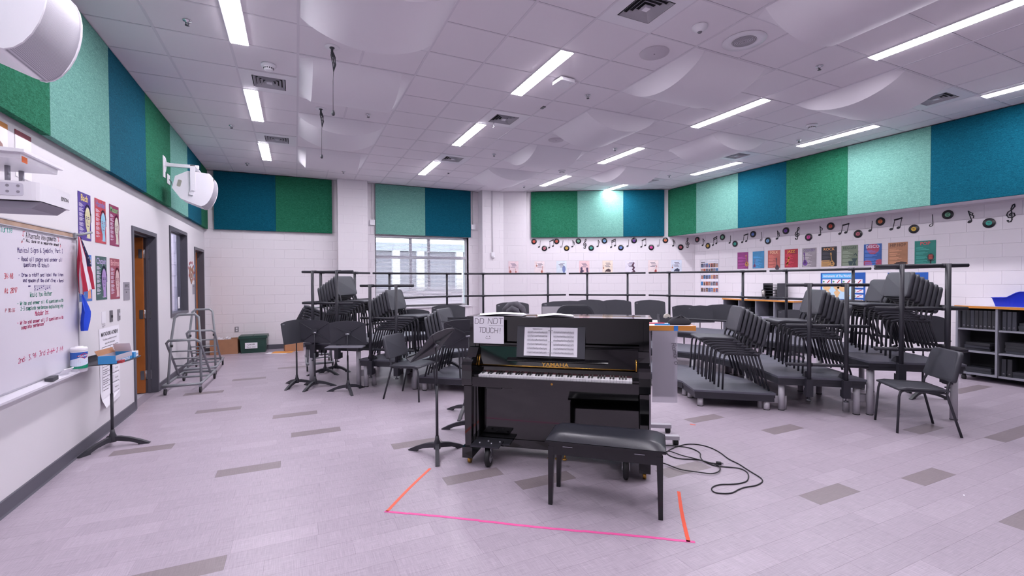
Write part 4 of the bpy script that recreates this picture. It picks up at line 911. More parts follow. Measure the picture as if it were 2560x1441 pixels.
m = MB(); m.prism([(.161, .735), (.18, .735), (.192, .80), (.182, .805), (.17, .79)], .085, PW_ - .085, 'x'); part('fall_ledge', m, GLOSS, pn)
m = MB(); m.prism([(.178, .803), (.192, .80), (.240, .95), (.226, .957)], .085, PW_ - .085, 'x'); part('fallboard', m, GLOSS, pn)
m = MB(); m.tube([(.095, .174, .806), (PW_ - .095, .174, .806)], .0055, 8); part('brass_hinge', m, BRASS, pn)
for x in (.092, PW_ - .098): part('brass_edge', MB().tube([(x, .163, .80), (x, .2, .885)], .007, 6), BRASS, pn)
m = MB(); m.prism([(.165, .862), (.168, .85), (.222, .868), (.218, .880)], .34, 1.17, 'x'); part('music_shelf', m, GLOSS, pn)
for x in (.4, 1.08): part('shelf_clip', MB().box((x, .206, .8795), (x + .04, .216, .888)), BRASS, pn)
tx = text('YAMAHA', .043, 'CENTER', .0007); sl = math.atan2(.064, .15)
part('lettering', MB().add([(PW_ / 2 + v[0] * 1.25, .178 + (.009 + v[2] * .92) * .312 - .0015, .812 + v[2] * .92) for v in tx.v], tx.f), BRASS, pn)
part('lock', MB().cyl((PW_ / 2, .0035, .705), .009, .002, 10, 'y'), BRASS, pn)
m = MB(); m.box((.2, .02, .64), (.33, .12, .655)); m.box((.34, .03, .648), (.42, .1, .655)); part('under_bed_bracket', m, SATIN, pn)
for i, x in enumerate((.705, .765, .825)):
    m = MB(); m.tube([(x, .24, .115), (x, .19, .105), (x, .155, .075)], .007, 6); m.lathe([(0, .007), (.018, .006), (.02, .0), (.016, -.005), (0, -.006)], 12, (x, .135, .07)); part('pedal', m, BRASS, pn)
# trucks under both ends
for nm, x0, flip in (('truck', .075, 1), ('truck', PW_ - .075, -1)):
    t_ = link(nm, None, pn, (x0, 0, 0)); X = lambda a, b: (min(a * flip, b * flip), max(a * flip, b * flip))
    pl_ = MAT_T = mat('truck_steel', '3B3B42', .45, metal=.4)
    a, b = X(.0, .3); part('bed_plate', MB().box((a, .1, .155), (b, .3, .168)), pl_, t_); a, b = X(.0, .24); part('wheel_plate', MB().box((a, -.02, .168), (b, .14, .18)), pl_, t_)
    m = MB()
    for px in (.06, .12, .16, .22):
        m.lathe([(0, .01), (.008, .008), (.009, 0)], 8, (px * flip, .0 + (.05 if px in (.06, .16) else .1), .18))
    part('bolt_heads', m, STEEL, t_)
    a, b = X(.1, .18); m = MB(); m.box((a, .03, .15), (b, .11, .168)); m.box((a, .03, .155), (a + .006, .1, .168))
    xc = (.14 if flip > 0 else .105) * flip
    for s_ in (-1, 1): m.prism([(.01, .155), (.012, .08), (.03, .062), (.055, .075), (.085, .155)], xc + s_ * .026 - .002, xc + s_ * .026 + .002, 'x')
    part('caster_fork', m, CHROME, t_)
    m = MB(); m.lathe([(.03, -.02), (.062, -.02), (.0745, -.013), (.075, .013), (.062, .02), (.03, .02)], 26, (0, 0, 0), MX.Translation((xc, .035, .0755)) @ MX.Rotation(pi / 2, 4, 'Y')); part('wheel', m, RUB, t_)
    m = MB(); m.cyl((xc - .032, .035, .073), .012, .064, 10, 'x'); m.lathe([(0, -.021), (.045, -.02), (.045, .02), (0, .021)], 16, (0, 0, 0), MX.Translation((xc, .035, .0755)) @ MX.Rotation(pi / 2, 4, 'Y')); part('hub', m, STEEL, t_)
def onpiano(x, y, z): return pn_xf @ V((x, y, z))
pn_xf = MX.Translation((1.225, 3.601, 0)) @ MX.Rotation(PA, 4, 'Z')
# the sign over the front of the piano
sg = thing('paper_sign', 'white handwritten paper sign hanging from the piano lid', 'sign', onpiano(.04, .1935, .985), PA)
part('sheet', MB().box((0, -.001, 0), (.268, 0, .23)), PAPER, sg)
m = MB(); scrawl(m, 'DO', .012, .168, .10, .168, .042, .004, -.0015); scrawl(m, 'NOT', .128, .168, .268, .166, .046, .004, -.0015); scrawl(m, 'TOUCH!', .045, .093, .255, .09, .042, .004, -.0015); part('handwriting', m, mat('pencil', '55525C', .7), sg)
m = MB(); m.rib([(.138, .152), (.262, .15)], .0025, -.0015); m.rib([(.118, .062), (.12, .056)], .005, -.0015); m.rib([(.142, .062), (.143, .056)], .005, -.0015); m.rib([(.106, .047), (.118, .04), (.135, .039), (.15, .046)], .003, -.0015); part('drawn_smile', m, mat('pencil', '55525C'), sg)
# binder of sheet music leaning on the shelf
bn = thing('music_binder', 'open black binder of sheet music leaning on the piano', 'binder', onpiano(.70, .185, .8815), PA)
tl = MX.Rotation(R(-12), 4, 'X')
def tpart(n, m, c): m.v = [tuple(tl @ V(v)) for v in m.v]; return part(n, m, c, bn)
tpart('cover', MB().box((-.285, .006, 0), (-.012, .010, .262)), BLKP); tpart('cover', MB().box((.012, .006, 0), (.285, .010, .262)), BLKP); tpart('spine', MB().box((-.012, .010, 0), (.012, .013, .262)), BLKP)
def page(x0, x1, sgn):
    m = MB(); N = 8
    for i in range(N):
        a, b = i / N, (i + 1) / N; f = lambda t: (x0 + (x1 - x0) * t, .004 - .012 * sin(pi * min(1, t * 1.2)) ** .8)
        (xa, ya), (xb, yb) = f(a), f(b); q = [(xa, ya, .012), (xb, yb, .012), (xb, yb, .25), (xa, ya, .25)]
        m.quad(*(q if sgn > 0 else q[::-1])); q2 = [(p[0], .006, p[2]) for p in q]; m.quad(*(q2[::-1] if sgn > 0 else q2))
    return m
tpart('page', page(-.004, -.222, -1), PAPER); tpart('page', page(.004, .222, 1), PAPER)
m = MB()
for sx in (-1, 1):
    for r in range(6):
        z0 = .215 - r * .034
        if sx < 0 and r == 0: m.rib([(-.15, .235), (-.07, .235)], .004, -.0095); z0 -= .004
        for l in range(5): m.rib([(sx * .025, z0 - l * .003), (sx * .195, z0 - l * .003)], .0009, -.0092)
        for k in range(14): 
            x = sx * (.035 + k * .0115); zz = z0 - .002 - ((k * 7 + r * 3) % 5) * .002; m.disc((x, -.0094, zz), .0018, 6); m.rib([(x + .0015, zz), (x + .0015, zz + .009)], .0008, -.0094)
tpart('printed_music', m, mat('music_ink', '5E5B66', .8))
m = MB()
for z in (.04, .13, .225):
    m.tube([(-.02, -.006, z), (-.01, -.016, z), (.01, -.016, z), (.02, -.006, z)], .0018, 6)
tpart('binder_rings', m, STEEL)
# papers on the lid
def sheets(nm, lab, loc, rz, w_, d_, n, cat='papers', m_=PAPER):
    p = thing(nm, lab, cat, loc, rz)
    for i in range(n):
        mm = MB(); N = 6
        for k in range(N):
            a, b = k / N, (k + 1) / N; f = lambda t: .001 + i * .003 + .012 * (i + 1) / n * sin(pi * t) ** 2
            mm.quad((-w_ / 2 + a * w_, -d_ / 2, f(a)), (-w_ / 2 + b * w_, -d_ / 2, f(b)), (-w_ / 2 + b * w_, d_ / 2, f(b)), (-w_ / 2 + a * w_, d_ / 2, f(a)))
        o = part('sheet', mm, m_, p); o.rotation_euler = (0, 0, i * .16)
    return p
sheets('loose_papers', 'loose white papers spread on the piano lid above the sign', onpiano(.25, .38, 1.2145), PA, .4, .22, 3)
sheets('loose_papers', 'thin booklet lying on the piano lid behind the binder', onpiano(.72, .36, 1.2145), PA + .1, .3, .2, 2)
# ------------------------------------------------------------------ bench
bd = V((.526, -.475, 0)).normalized(); BA = math.atan2(bd.y, bd.x)
bc0 = V((1.536, 2.698, 0)); bn_ = thing('piano_bench', 'black piano bench with padded leather top in front of the piano', 'bench', bc0 - V((cos(BA), sin(BA), 0)) * .03, BA)
bw, bdp = .77, .345; PBLK = mat('bench_black', '17171B', .22)
for x, y in ((.015, .012), (bw - .055, .012), (.015, bdp - .052), (bw - .055, bdp - .052)):
    m = MB(); ix = .008 if x < .3 else -.008
    m.add([(x + (.012 if x > .3 else 0), y, 0), (x + (.04 if x > .3 else .028), y, 0), (x + (.04 if x > .3 else .028), y + .03, 0), (x + (.012 if x > .3 else 0), y + .03, 0), (x, y, .40), (x + .04, y, .40), (x + .04, y + .04, .40), (x, y + .04, .40)], [(3, 2, 1, 0), (4, 5, 6, 7), (0, 1, 5, 4), (1, 2, 6, 5), (2, 3, 7, 6), (3, 0, 4, 7)]); part('leg', m, PBLK, bn_)
m = MB(); m.box((.02, .014, .345), (bw - .02, .03, .425)); m.box((.02, bdp - .03, .345), (bw - .02, bdp - .014, .425)); m.box((.018, .03, .345), (.034, bdp - .03, .425)); m.box((bw - .034, .03, .345), (bw - .018, bdp - .03, .425)); part('apron', m, PBLK, bn_)
part('top_board', MB().box((-.004, -.004, .425), (bw + .004, bdp + .004, .44)), PBLK, bn_)
m = MB(); NX, NY = 16, 8; LEA = mat('leather', '25262E', .34, spec=.5, bump=(140, .12))
def cz(u, v): e = min(u, 1 - u, .16 + 0 * v) / .16; g_ = min(v, 1 - v, .3) / .3; return .442 + .042 * (1 - (1 - e) ** 2.6) ** .5 * (1 - (1 - g_) ** 2.6) ** .5
m.add([(bw * i / NX, bdp * j / NY, cz(i / NX, j / NY)) for j in range(NY + 1) for i in range(NX + 1)], [(j * (NX + 1) + i, j * (NX + 1) + i + 1, (j + 1) * (NX + 1) + i + 1, (j + 1) * (NX + 1) + i) for j in range(NY) for i in range(NX)], True)
part('cushion', m, LEA, bn_)
for x in (.115, bw - .19): part('metal_strip', MB().box((x, .0125, .402), (x + .065, .014, .406)), STEEL, bn_)
# ------------------------------------------------------------------ tape and cable on the floor
def tape(nm, a, b, h, lab, w_=.022):
    d = V((b[0] - a[0], b[1] - a[1], 0)); L = d.length
    m = MB(); N = 12
    for i in range(N): x0, x1 = L * i / N, L * (i + 1) / N; f = lambda x: .006 * sin(x * 5); m.box((x0, -w_ / 2 + f(x0), .0), (x1, w_ / 2 + f(x0), .0012))
    solid(nm, m, mat('tape_' + h, h, .5), lab, 'tape', (a[0], a[1], .0004), math.atan2(d.y, d.x))
tape('floor_tape', (.527, 3.092), (.968, 3.654), 'F06A4E', 'orange tape line running from the pink tape toward the music stand')
tape('floor_tape', (.515, 3.10), (2.075, 1.955), 'E85AA0', 'long pink tape line on the floor in front of the bench')
tape('floor_tape', (2.043, 1.975), (2.47, 2.478), 'F0542E', 'orange tape line running from the pink tape past the bench leg')
tape('floor_tape', (3.735, 3.59), (3.76, 3.54), 'F06A4E', 'tiny scrap of orange tape on the floor beyond the cable', .02)
CA = [(3.024, 3.23), (3.086, 3.191), (3.169, 3.113), (3.199, 3.038), (3.18, 2.945), (3.114, 2.878), (3.068, 2.806), (3.061, 2.72), (3.082, 2.672), (3.101, 2.656), (3.16, 2.61), (3.205, 2.564), (3.197, 2.497), (3.147, 2.441), (3.06, 2.385), (2.981, 2.375), (2.898, 2.394), (2.829, 2.423), (2.762, 2.424), (2.708, 2.401), (2.683, 2.354), (2.723, 2.313), (2.789, 2.294), (2.877, 2.31), (2.951, 2.314), (3.04, 2.301), (3.119, 2.314), (3.164, 2.335), (3.199, 2.383), (3.23, 2.493), (3.274, 2.63), (3.29, 2.74), (3.346, 2.879), (3.365, 3.003), (3.331, 3.098), (3.25, 3.152), (3.126, 3.15), (3.003, 3.118), (2.928, 3.081), (2.898, 3.01), (2.921, 2.931), (3.001, 2.873), (3.056, 2.831), (3.082, 2.761), (3.115, 2.712)]
CB = [(2.80, 3.17), (2.914, 3.093), (2.963, 3.064), (2.983, 2.955), (3.029, 2.852), (3.056, 2.761), (3.081, 2.693), (3.076, 2.651), (3.037, 2.609), (2.976, 2.58), (2.904, 2.581), (2.846, 2.636), (2.758, 2.732), (2.735, 2.815), (2.722, 2.888), (2.68, 2.98)]
def smooth(P, n=4):
    out = []
    for i in range(len(P) - 1):
        p0, p1, p2, p3 = (V((*P[max(0, min(len(P) - 1, i + k))], 0)) for k in (-1, 0, 1, 2))
        for k in range(n):
            t = k / n; out.append(.5 * ((2 * p1) + (p2 - p0) * t + (2 * p0 - 5 * p1 + 4 * p2 - p3) * t * t + (3 * p1 - p0 - 3 * p2 + p3) * t ** 3))
    return out + [V((*P[-1], 0))]
cb = thing('power_cable', 'black power cable looped on the floor beside the bench', 'cable', (0, 0, 0))
part('cord', MB().tube([p + V((0, 0, .005)) for p in smooth(CA)], .0045, 6), RUB, cb); part('cord', MB().tube([p + V((0, 0, .012)) for p in smooth(CB)], .0045, 6), RUB, cb)
pg = part('plug', MB().rbox((-.012, -.02, 0), (.012, .02, .022), .006), RUB, cb, (3.125, 2.70, .001), (0, 0, R(-130))); m = MB(); m.box((-.007, .02, .008), (-.005, .036, .015)); m.box((.005, .02, .008), (.007, .036, .015)); part('prongs', m, STEEL, pg)
solid('paper_scrap', MB().box((-.012, -.004, 0), (.012, .004, .003)), PAPER, 'tiny white scrap on the open floor beyond the cable', 'scrap', (4.216, 1.573, .0005), .4)
# ------------------------------------------------------------------ standing desk behind the piano
dk_a = R(-32); dx1, dyd, dz = .385, .62, 1.085; DKO = V((2.815, 3.175, 0))
dk = thing('standing_desk', 'narrow rolling standing desk with an orange edged top behind the piano', 'desk', DKO, dk_a)
part('top', MB().box((0, .02, dz), (dx1, dyd, dz + .028)), mat('desk_top', 'DDD9E2', .4), dk)
part('edge_band', MB().box((-.012, .0, dz - .012), (dx1 + .012, .02, dz + .029)), EDGEW, dk); part('edge_band', MB().box((dx1, .02, dz - .012), (dx1 + .012, dyd, dz + .029)), EDGEW, dk); part('edge_band', MB().box((-.012, .02, dz - .012), (0, dyd, dz + .029)), EDGEW, dk)
part('column', MB().box((.01, .2, .07), (.05, .27, dz)), SILV, dk); part('column', MB().box((.01, .47, .07), (.05, .54, dz)), SILV, dk)
for y in (.2, .54): part('foot', MB().box((-.02, y - .03, .05), (.30, y + .03, .085)), SILV, dk)
part('foot_bar', MB().box((-.02, .23, .05), (.04, .51, .085)), SILV, dk)
for x, y in ((.27, .2), (.27, .54), (.0, .54), (.0, .2)):
    w_ = link('caster', MB().box((-.012, -.02, .036), (.012, .02, .052)).mesh('fork', BLKP), dk, (x, y, 0)); wm = MB(); wm.cyl((-.022, 0, .027), .0268, .044, 16, 'x'); part('wheel', wm, RUB, w_)
FILM = mat('clear_sleeve', 'C9C5D2', .25, alpha=.45); 
sv = thing('hanging_sleeve', 'translucent plastic sleeve with faint print hanging on the desk front', 'sleeve', DKO + MX.Rotation(dk_a, 3, 'Z') @ V((.025, -.002, .44)), dk_a)
part('sleeve', MB().box((0, -.003, 0), (.215, -.001, .63)), FILM, sv); part('inner_sheet', MB().box((.005, -.001, .05), (.195, 0, .62)), mat('sheet_dim', 'C2BDC8', .7), sv)
m = MB()
for i in range(16): m.quad((.02, -.0015, .58 - i * .03), (.15, -.0015, .58 - i * .03), (.15, -.0015, .583 - i * .03), (.02, -.0015, .583 - i * .03))
part('print', m, mat('print_dim', 'A9A4B0', .8), sv)
m = MB(); scrawl(m, 'Romero', .165, .52, .195, .33, .036, .004, -.0036); part('handwriting', m, mat('pencil', '55525C'), sv)
def ondesk(x, y, z=0): return DKO + V((0, 0, dz + .0285 + z)) + MX.Rotation(dk_a, 3, 'Z') @ V((x, y, 0))
tdp = thing('tape_dispenser', 'black desktop tape dispenser on the standing desk', 'dispenser', ondesk(.22, .34), dk_a + .3)
m = MB(); m.prism([(-.08, 0), (.07, 0), (.075, .03), (.03, .03), (.01, .055), (-.02, .04), (-.05, .05), (-.085, .085), (-.09, .06)], -.025, .025, 'y'); part('body', m, BLKP, tdp); m = MB(); m.cyl((.0, -.012, .055), .03, .024, 16, 'y'); part('tape_roll', m, mat('tape_clear', 'C9C3B8', .3), tdp)
bg_ = thing('black_pouch', 'soft dark pouch lying on the standing desk corner', 'pouch', ondesk(.29, .14), dk_a + .2)
m = MB(); m.lathe([(.0, 0), (.085, .0), (.095, .02), (.075, .05), (.04, .07), (0, .075)], 16, (0, 0, 0), MX.Scale(1.15, 4, (1, 0, 0)) @ MX.Scale(.62, 4, (0, 1, 0))); part('body', m, mat('cloth_black', '2A2A31', .85), bg_); m = MB(); m.tube([(-.1, 0, .01), (-.06, -.02, .05), (0, -.03, .085), (.05, -.02, .05)], .006, 6); part('strap', m, mat('cloth_black', '2A2A31'), bg_)
solid('marker_pen', MB().cyl((0, 0, .007), .007, .13, 10, 'x'), mat('pen_blue', '3F9AD8', .4), 'light blue marker lying on the standing desk', 'marker', ondesk(.06, .07), dk_a)
solid('marker_pen', MB().cyl((0, 0, .006), .006, .14, 10, 'x'), mat('pen_redm', 'B8324A', .4), 'red pen lying on the standing desk', 'pen', ondesk(.03, .2), dk_a)
solid('tape_tab', MB().box((0, -.003, 0), (.035, 0, .043)), mat('tab_blue', '2F7BD0', .5), 'blue tape tab stuck on the orange edge of the standing desk', 'tape', ondesk(.21, -.0005, -.042), dk_a)
# ================================================================== RISERS
CX, CY = 3.244, 4.917
ANG = [141.0, 120.1, 92.2, 60.4, 37.1, 5.3, -18.7, -38.95]
RAD = [1.35, 2.25, 3.155, 4.06]; DZ = [.203, .406, .61]
def pol(r, a, z=0.): return V((CX + r * cos(R(a)), CY + r * sin(R(a)), z))
lev = ('lowest', 'middle', 'highest')
for t in range(3):
    for s in range(7):
        a0, a1 = ANG[s], ANG[s + 1]; z = DZ[t]
        # straight-sided wedge of a deck
        P4 = [pol(RAD[t], a0), pol(RAD[t], a1), pol(RAD[t + 1] - .012, a1), pol(RAD[t + 1] - .012, a0)]
        c = sum(P4, V()) / 4; Q = [((p - c) * .996) for p in P4]
        rs = thing('riser', f'{ORD[s]} platform from the stand cluster end, on the {lev[t]} riser level', 'riser', c, 0, 'choral riser platforms')
        poly = [(q.x, q.y) for q in Q]      # order: counter-clockwise?
        ar_ = sum(poly[i][0] * poly[(i + 1) % 4][1] - poly[(i + 1) % 4][0] * poly[i][1] for i in range(4))
        if ar_ < 0: poly = poly[::-1]
        part('deck', MB().prism(poly, z - .022, z), DECKM, rs)
        inn = [(x * .985, y * .985) for x, y in poly]; m = MB(); m.prism(inn, z - .055, z - .022); i2 = [(x * .97, y * .97) for x, y in poly]; m.prism(i2, z - .10, z - .055); part('edge_frame', m, EDGEM, rs)
        for (x, y) in poly:
            k = 1 - .1 / math.hypot(x, y); lx, ly = x * k, y * k
            lg = part('leg', MB().cyl((lx, ly, 0.006), .033, z - .106, 14), SILV if t else mat('leg_pale', 'C9C6CC', .4), rs); part('foot_pad', MB().cyl((lx, ly, 0), .035, .008, 14), RUB, lg)
# brackets that tie the ends of neighbouring levels
for a, sg_ in ((ANG[0], -1), (ANG[7], 1)):
    for t in range(2):
        r = RAD[t + 1]; p0, p1 = pol(r - .14, a - (3.5 if sg_ < 0 else -3.5)), pol(r + .1, a - (3.0 if sg_ < 0 else -3.0))
        b_ = thing('riser_link', f'pale grey bracket joining the {lev[t]} and {lev[t + 1]} riser levels at the {"stand cluster" if sg_ < 0 else "single chair"} end', 'bracket', (p0 + p1) / 2, math.atan2((p1 - p0).y, (p1 - p0).x))
        part('link_bar', MB().box((-.12, -.02, .07 + .06 * t), (.12, .02, .15 + .06 * t)), SILV, b_)
        for x in (-.12, .12): part('link_foot', MB().cyl((x, 0, 0), .034, .16 + .06 * t, 14), SILV, b_)
# railings
RB = mat('rail_black', '2B2B33', .45, spec=.45, bump=(400, .1))
def railing(p0, p1, posts, z, lab, out):
    """bars from p0 to p1, posts at the given distances; clamps hang on the side that `out` points to"""
    d = (p1 - p0); L = d.length; c = p0.copy(); c.z = 0
    g = thing('riser_railing', lab, 'railing', c, math.atan2(d.y, d.x), 'black riser railings')
    for h_ in (1.045, .59, .15): part('rail', MB().tube([(0, 0, z + h_), (L, 0, z + h_)], .0185, 10), RB, g)
    for x in posts:
        ps = part('post', MB().tube([(x, out * .034, z - .19), (x, out * .034, z + 1.06)], .0215, 10), RB, g)
        m = MB()
        for h_ in (1.045, .59, .15): m.tube([(x - .04, 0, z + h_), (x + .04, 0, z + h_)], .0225, 10); m.box((x - .02, min(0, out * .034), z + h_ - .018), (x + .02, max(0, out * .034), z + h_ + .018))
        part('rail_socket', m, RB, ps)
        m = MB(); m.box((x - .034, min(out * .006, out * .064), z - .2), (x + .034, max(out * .006, out * .064), z - .005)); m.prism([(-.02, z + .005), (-.12, z + .005), (-.07, z + .05), (-.02, z + .07)] if out > 0 else [(.02, z + .07), (.07, z + .05), (.12, z + .005), (.02, z + .005)], x - .02, x + .02, 'x')
        m.box((x - .02, min(-out * .06, out * .03), z - .2), (x + .02, max(-out * .06, out * .03), z - .125)); part('clamp', m, RB, ps)
        m = MB(); m.cyl((x, out * .034, z - .245), .024, .012, 12); m.cyl((x, out * .034, z - .24), .007, .05, 8); part('clamp_knob', m, DKM, ps)
    return g
PF = [[135.6, 125.2], [115.0, 97.2], [86.3, 66.2], [54.5, 42.6], [30.8, 11.1], [.8, -14.6], [-25., -34.5]]
nth = ['first back railing, at the stand cluster end, behind the tall chair stack', 'second back railing, in front of the daylight window', 'third back railing, in front of the corner column', 'short back railing in front of the pale guitar posters', 'long back railing in front of the strip poster and shelves', 'back railing in front of the blue world map poster', 'last back railing, behind the chair stack by the single chair']
for s in range(7):
    A_, B_ = pol(RAD[3] + .008, ANG[s]), pol(RAD[3] + .008, ANG[s + 1]); L = (B_ - A_).length; e = .035
    u_ = (B_ - A_).normalized()
    # the post angles are on the circle; bring them to the chord
    ps = []
    for a in PF[s]:
        q = pol(1, a) - V((CX, CY, 0)); n_ = V((-u_.y, u_.x, 0)); rr2 = (A_ - V((CX, CY, 0))).dot(n_) / q.dot(n_); ps.append((V((CX, CY, 0)) + q * rr2 - A_).dot(u_) - e)
    railing(A_ + u_ * e, B_ - u_ * e, ps, DZ[2], 'black riser rail: ' + nth[s], 1)
uL = pol(1, ANG[0]) - V((CX, CY, 0)); uR = pol(1, ANG[7]) - V((CX, CY, 0)); CC = V((CX, CY, 0))
def endrail(u_, r0, r1, pr, z, lab, nrm):
    A_, B_ = CC + u_ * r0 + nrm * .03, CC + u_ * r1 + nrm * .03
    out = 1 if V((-(B_ - A_).y, (B_ - A_).x, 0)).dot(nrm) > 0 else -1
    railing(A_, B_, [abs(r - r0) for r in pr], z, lab, out)
nL = V((-.629, -.777, 0)); nR = V((-.629, -.777, 0))
endrail(uL, 4.035, 3.2, (3.84, 3.44), .61, 'black end railing on the highest level above the cluster of music stands', nL)
endrail(uL, 3.085, 2.265, (2.915, 2.513), .406, 'black end railing on the middle level behind the single chair by the piano', nL)
endrail(uR, 2.32, 3.133, (2.548, 2.91), .406, 'black end railing on the middle level next to the low chair stack', nR)
endrail(uR, 3.19, 4.03, (3.424, 3.841), .61, 'black end railing on the highest level behind the lone chair', nR)
# ================================================================== CHAIRS
def make_chair():
    c = thing('music_chair', 'x', 'chair')
    m = MB(); NX, NY = 6, 6; w_, d0, d1 = .225, -.2, .225
    def sp_(u, v, top): x = (u - .5) * 2 * w_ * (1 - .07 * (1 - v)); y = d0 + (d1 - d0) * v; z = .44 + .012 * v - .03 * max(0, v - .82) ** 1.4 * 6 - .012 * (1 - (2 * u - 1) ** 2) * sin(pi * v); return (x, y, z if top else z - .016)
    P_ = [sp_(i / NX, j / NY, 1) for j in range(NY + 1) for i in range(NX + 1)] + [sp_(i / NX, j / NY, 0) for j in range(NY + 1) for i in range(NX + 1)]
    K = (NX + 1) * (NY + 1); m.add(P_, [(j * (NX + 1) + i, j * (NX + 1) + i + 1, (j + 1) * (NX + 1) + i + 1, (j + 1) * (NX + 1) + i) for j in range(NY) for i in range(NX)] + [(K + j * (NX + 1) + i, K + (j + 1) * (NX + 1) + i, K + (j + 1) * (NX + 1) + i + 1, K + j * (NX + 1) + i + 1) for j in range(NY) for i in range(NX)], True)
    bd_ = [i for i in range(NX + 1)] + [j * (NX + 1) + NX for j in range(1, NY + 1)] + [NY * (NX + 1) + i for i in range(NX - 1, -1, -1)] + [j * (NX + 1) for j in range(NY - 1, 0, -1)]
    o = len(m.v) - 2 * K
    for a, b in zip(bd_, bd_[1:] + bd_[:1]): m.f.append([o + a, o + K + a, o + K + b, o + b]); m.m.append(0); m.sm.append(False)
    part('seat', m, BLKS, c)
    xf = MX.Translation((0, -.222, .515)) @ MX.Rotation(R(13), 4, 'X'); m = MB()
    N = 5; prof = []
    for cx, cz_, a0 in ((.17, .25, 0), (-.17, .25, 90), (-.19, .03, 180), (.19, .03, 270)):
        for k in range(4): t = R(a0 + 30 * k); prof.append((cx + .05 * cos(t), cz_ + (.05 if a0 < 180 else .03) * sin(t)))
    fr = [(x, -.004 + .028 * (1 - (x / .24) ** 2) * -1 + .03, z) for x, z in prof]; bk_ = [(x * 1.03, y - .03, z * 1.02) for x, y, z in fr]
    bv = [(x * .97, y + .006, (z - .14) * .97 + .14) for x, y, z in fr]
    n = len(prof); m.add(bv + fr + bk_, [list(range(n))[::-1]] + [list(range(2 * n, 3 * n))] + [(i, (i + 1) % n, n + (i + 1) % n, n + i) for i in range(n)] + [(n + i, n + (i + 1) % n, 2 * n + (i + 1) % n, 2 * n + i) for i in range(n)], False, xf)
    for k in range(len(m.f)):
        if len(m.f[k]) == 4: m.sm[k] = True
    part('backrest', m, BLKS, c)
    for s_ in (-1, 1):
        x = s_ * .205
        part('front_leg', MB().tube([(s_ * .222, .232, 0), (x, .212, .36), (x, .200, .405), (x, .165, .424), (x, -.16, .412)], .0115, 8), BLK, c)
        part('rear_leg', MB().tube([(s_ * .225, -.285, 0), (s_ * .205, -.195, .33), (s_ * .2, -.178, .40), (s_ * .195, -.19, .48), (s_ * .185, -.225, .56), (s_ * .18, -.265, .72)], .0118, 8), BLK, c)
    m = MB(); m.tube([(-.2, -.165, .408), (.2, -.165, .408)], .009, 6); m.tube([(-.205, .12, .42), (.205, .12, .42)], .009, 6); part('cross_bar', m, BLK, c)
    return freeze(c)
CH = make_chair(); used = [0]
def chair(loc, rz, lab, grp, pitch=0.):
    if not used[0]: used[0] = 1; o = CH; o.location = loc; o.rotation_euler = (0, 0, rz); o['label'] = lab; o['group'] = grp
    else: o = copy_tree(CH, loc, rz, lab, grp)
    if pitch: o.rotation_euler = (pitch, 0, rz)
    return o
def facing(fx, fy): return math.atan2(fy, fx) - pi / 2
def stack(x, y, z, f, n, where, grp='stacked black music chairs'):
    f = V((*f, 0)).normalized(); rz = facing(f.x, f.y)
    for k in range(n):
        w_ = 'bottom chair' if k == 0 else 'top chair' if k == n - 1 else f'{ORD[k]} from the bottom'
        chair((x + f.x * .046 * k, y + f.y * .046 * k, z + .029 * k), rz, f'{w_} of the stack {where}', grp)
fL, fR = (.76, -.65), (-.826, .563)
stack(4.92, 3.98, .204, fR, 7, 'on the lowest level beside the standing desk')
stack(5.70, 3.52, .407, fR, 7, 'on the middle level behind the short railing')
stack(6.43, 2.99, .611, fR, 7, 'on the highest level behind the lone chair')
stack(6.80, 3.50, .611, fR, 4, 'on the highest level under the map poster')
stack(1.95, 6.21, .204, fL, 5, 'on the lowest level behind the piano')
stack(1.30, 6.86, .407, fL, 7, 'on the middle level in front of the window')
stack(.66, 7.47, .611, fL, 7, 'on the highest level at the window end')
chair((1.365, 6.03, 0), facing(.72, -.69), 'single black chair on the floor beside the angled music stand', 'single black chairs')
chair((5.66, 2.515, 0), facing(-.76, .65), 'lone black chair on the open floor at the riser end', 'single black chairs')
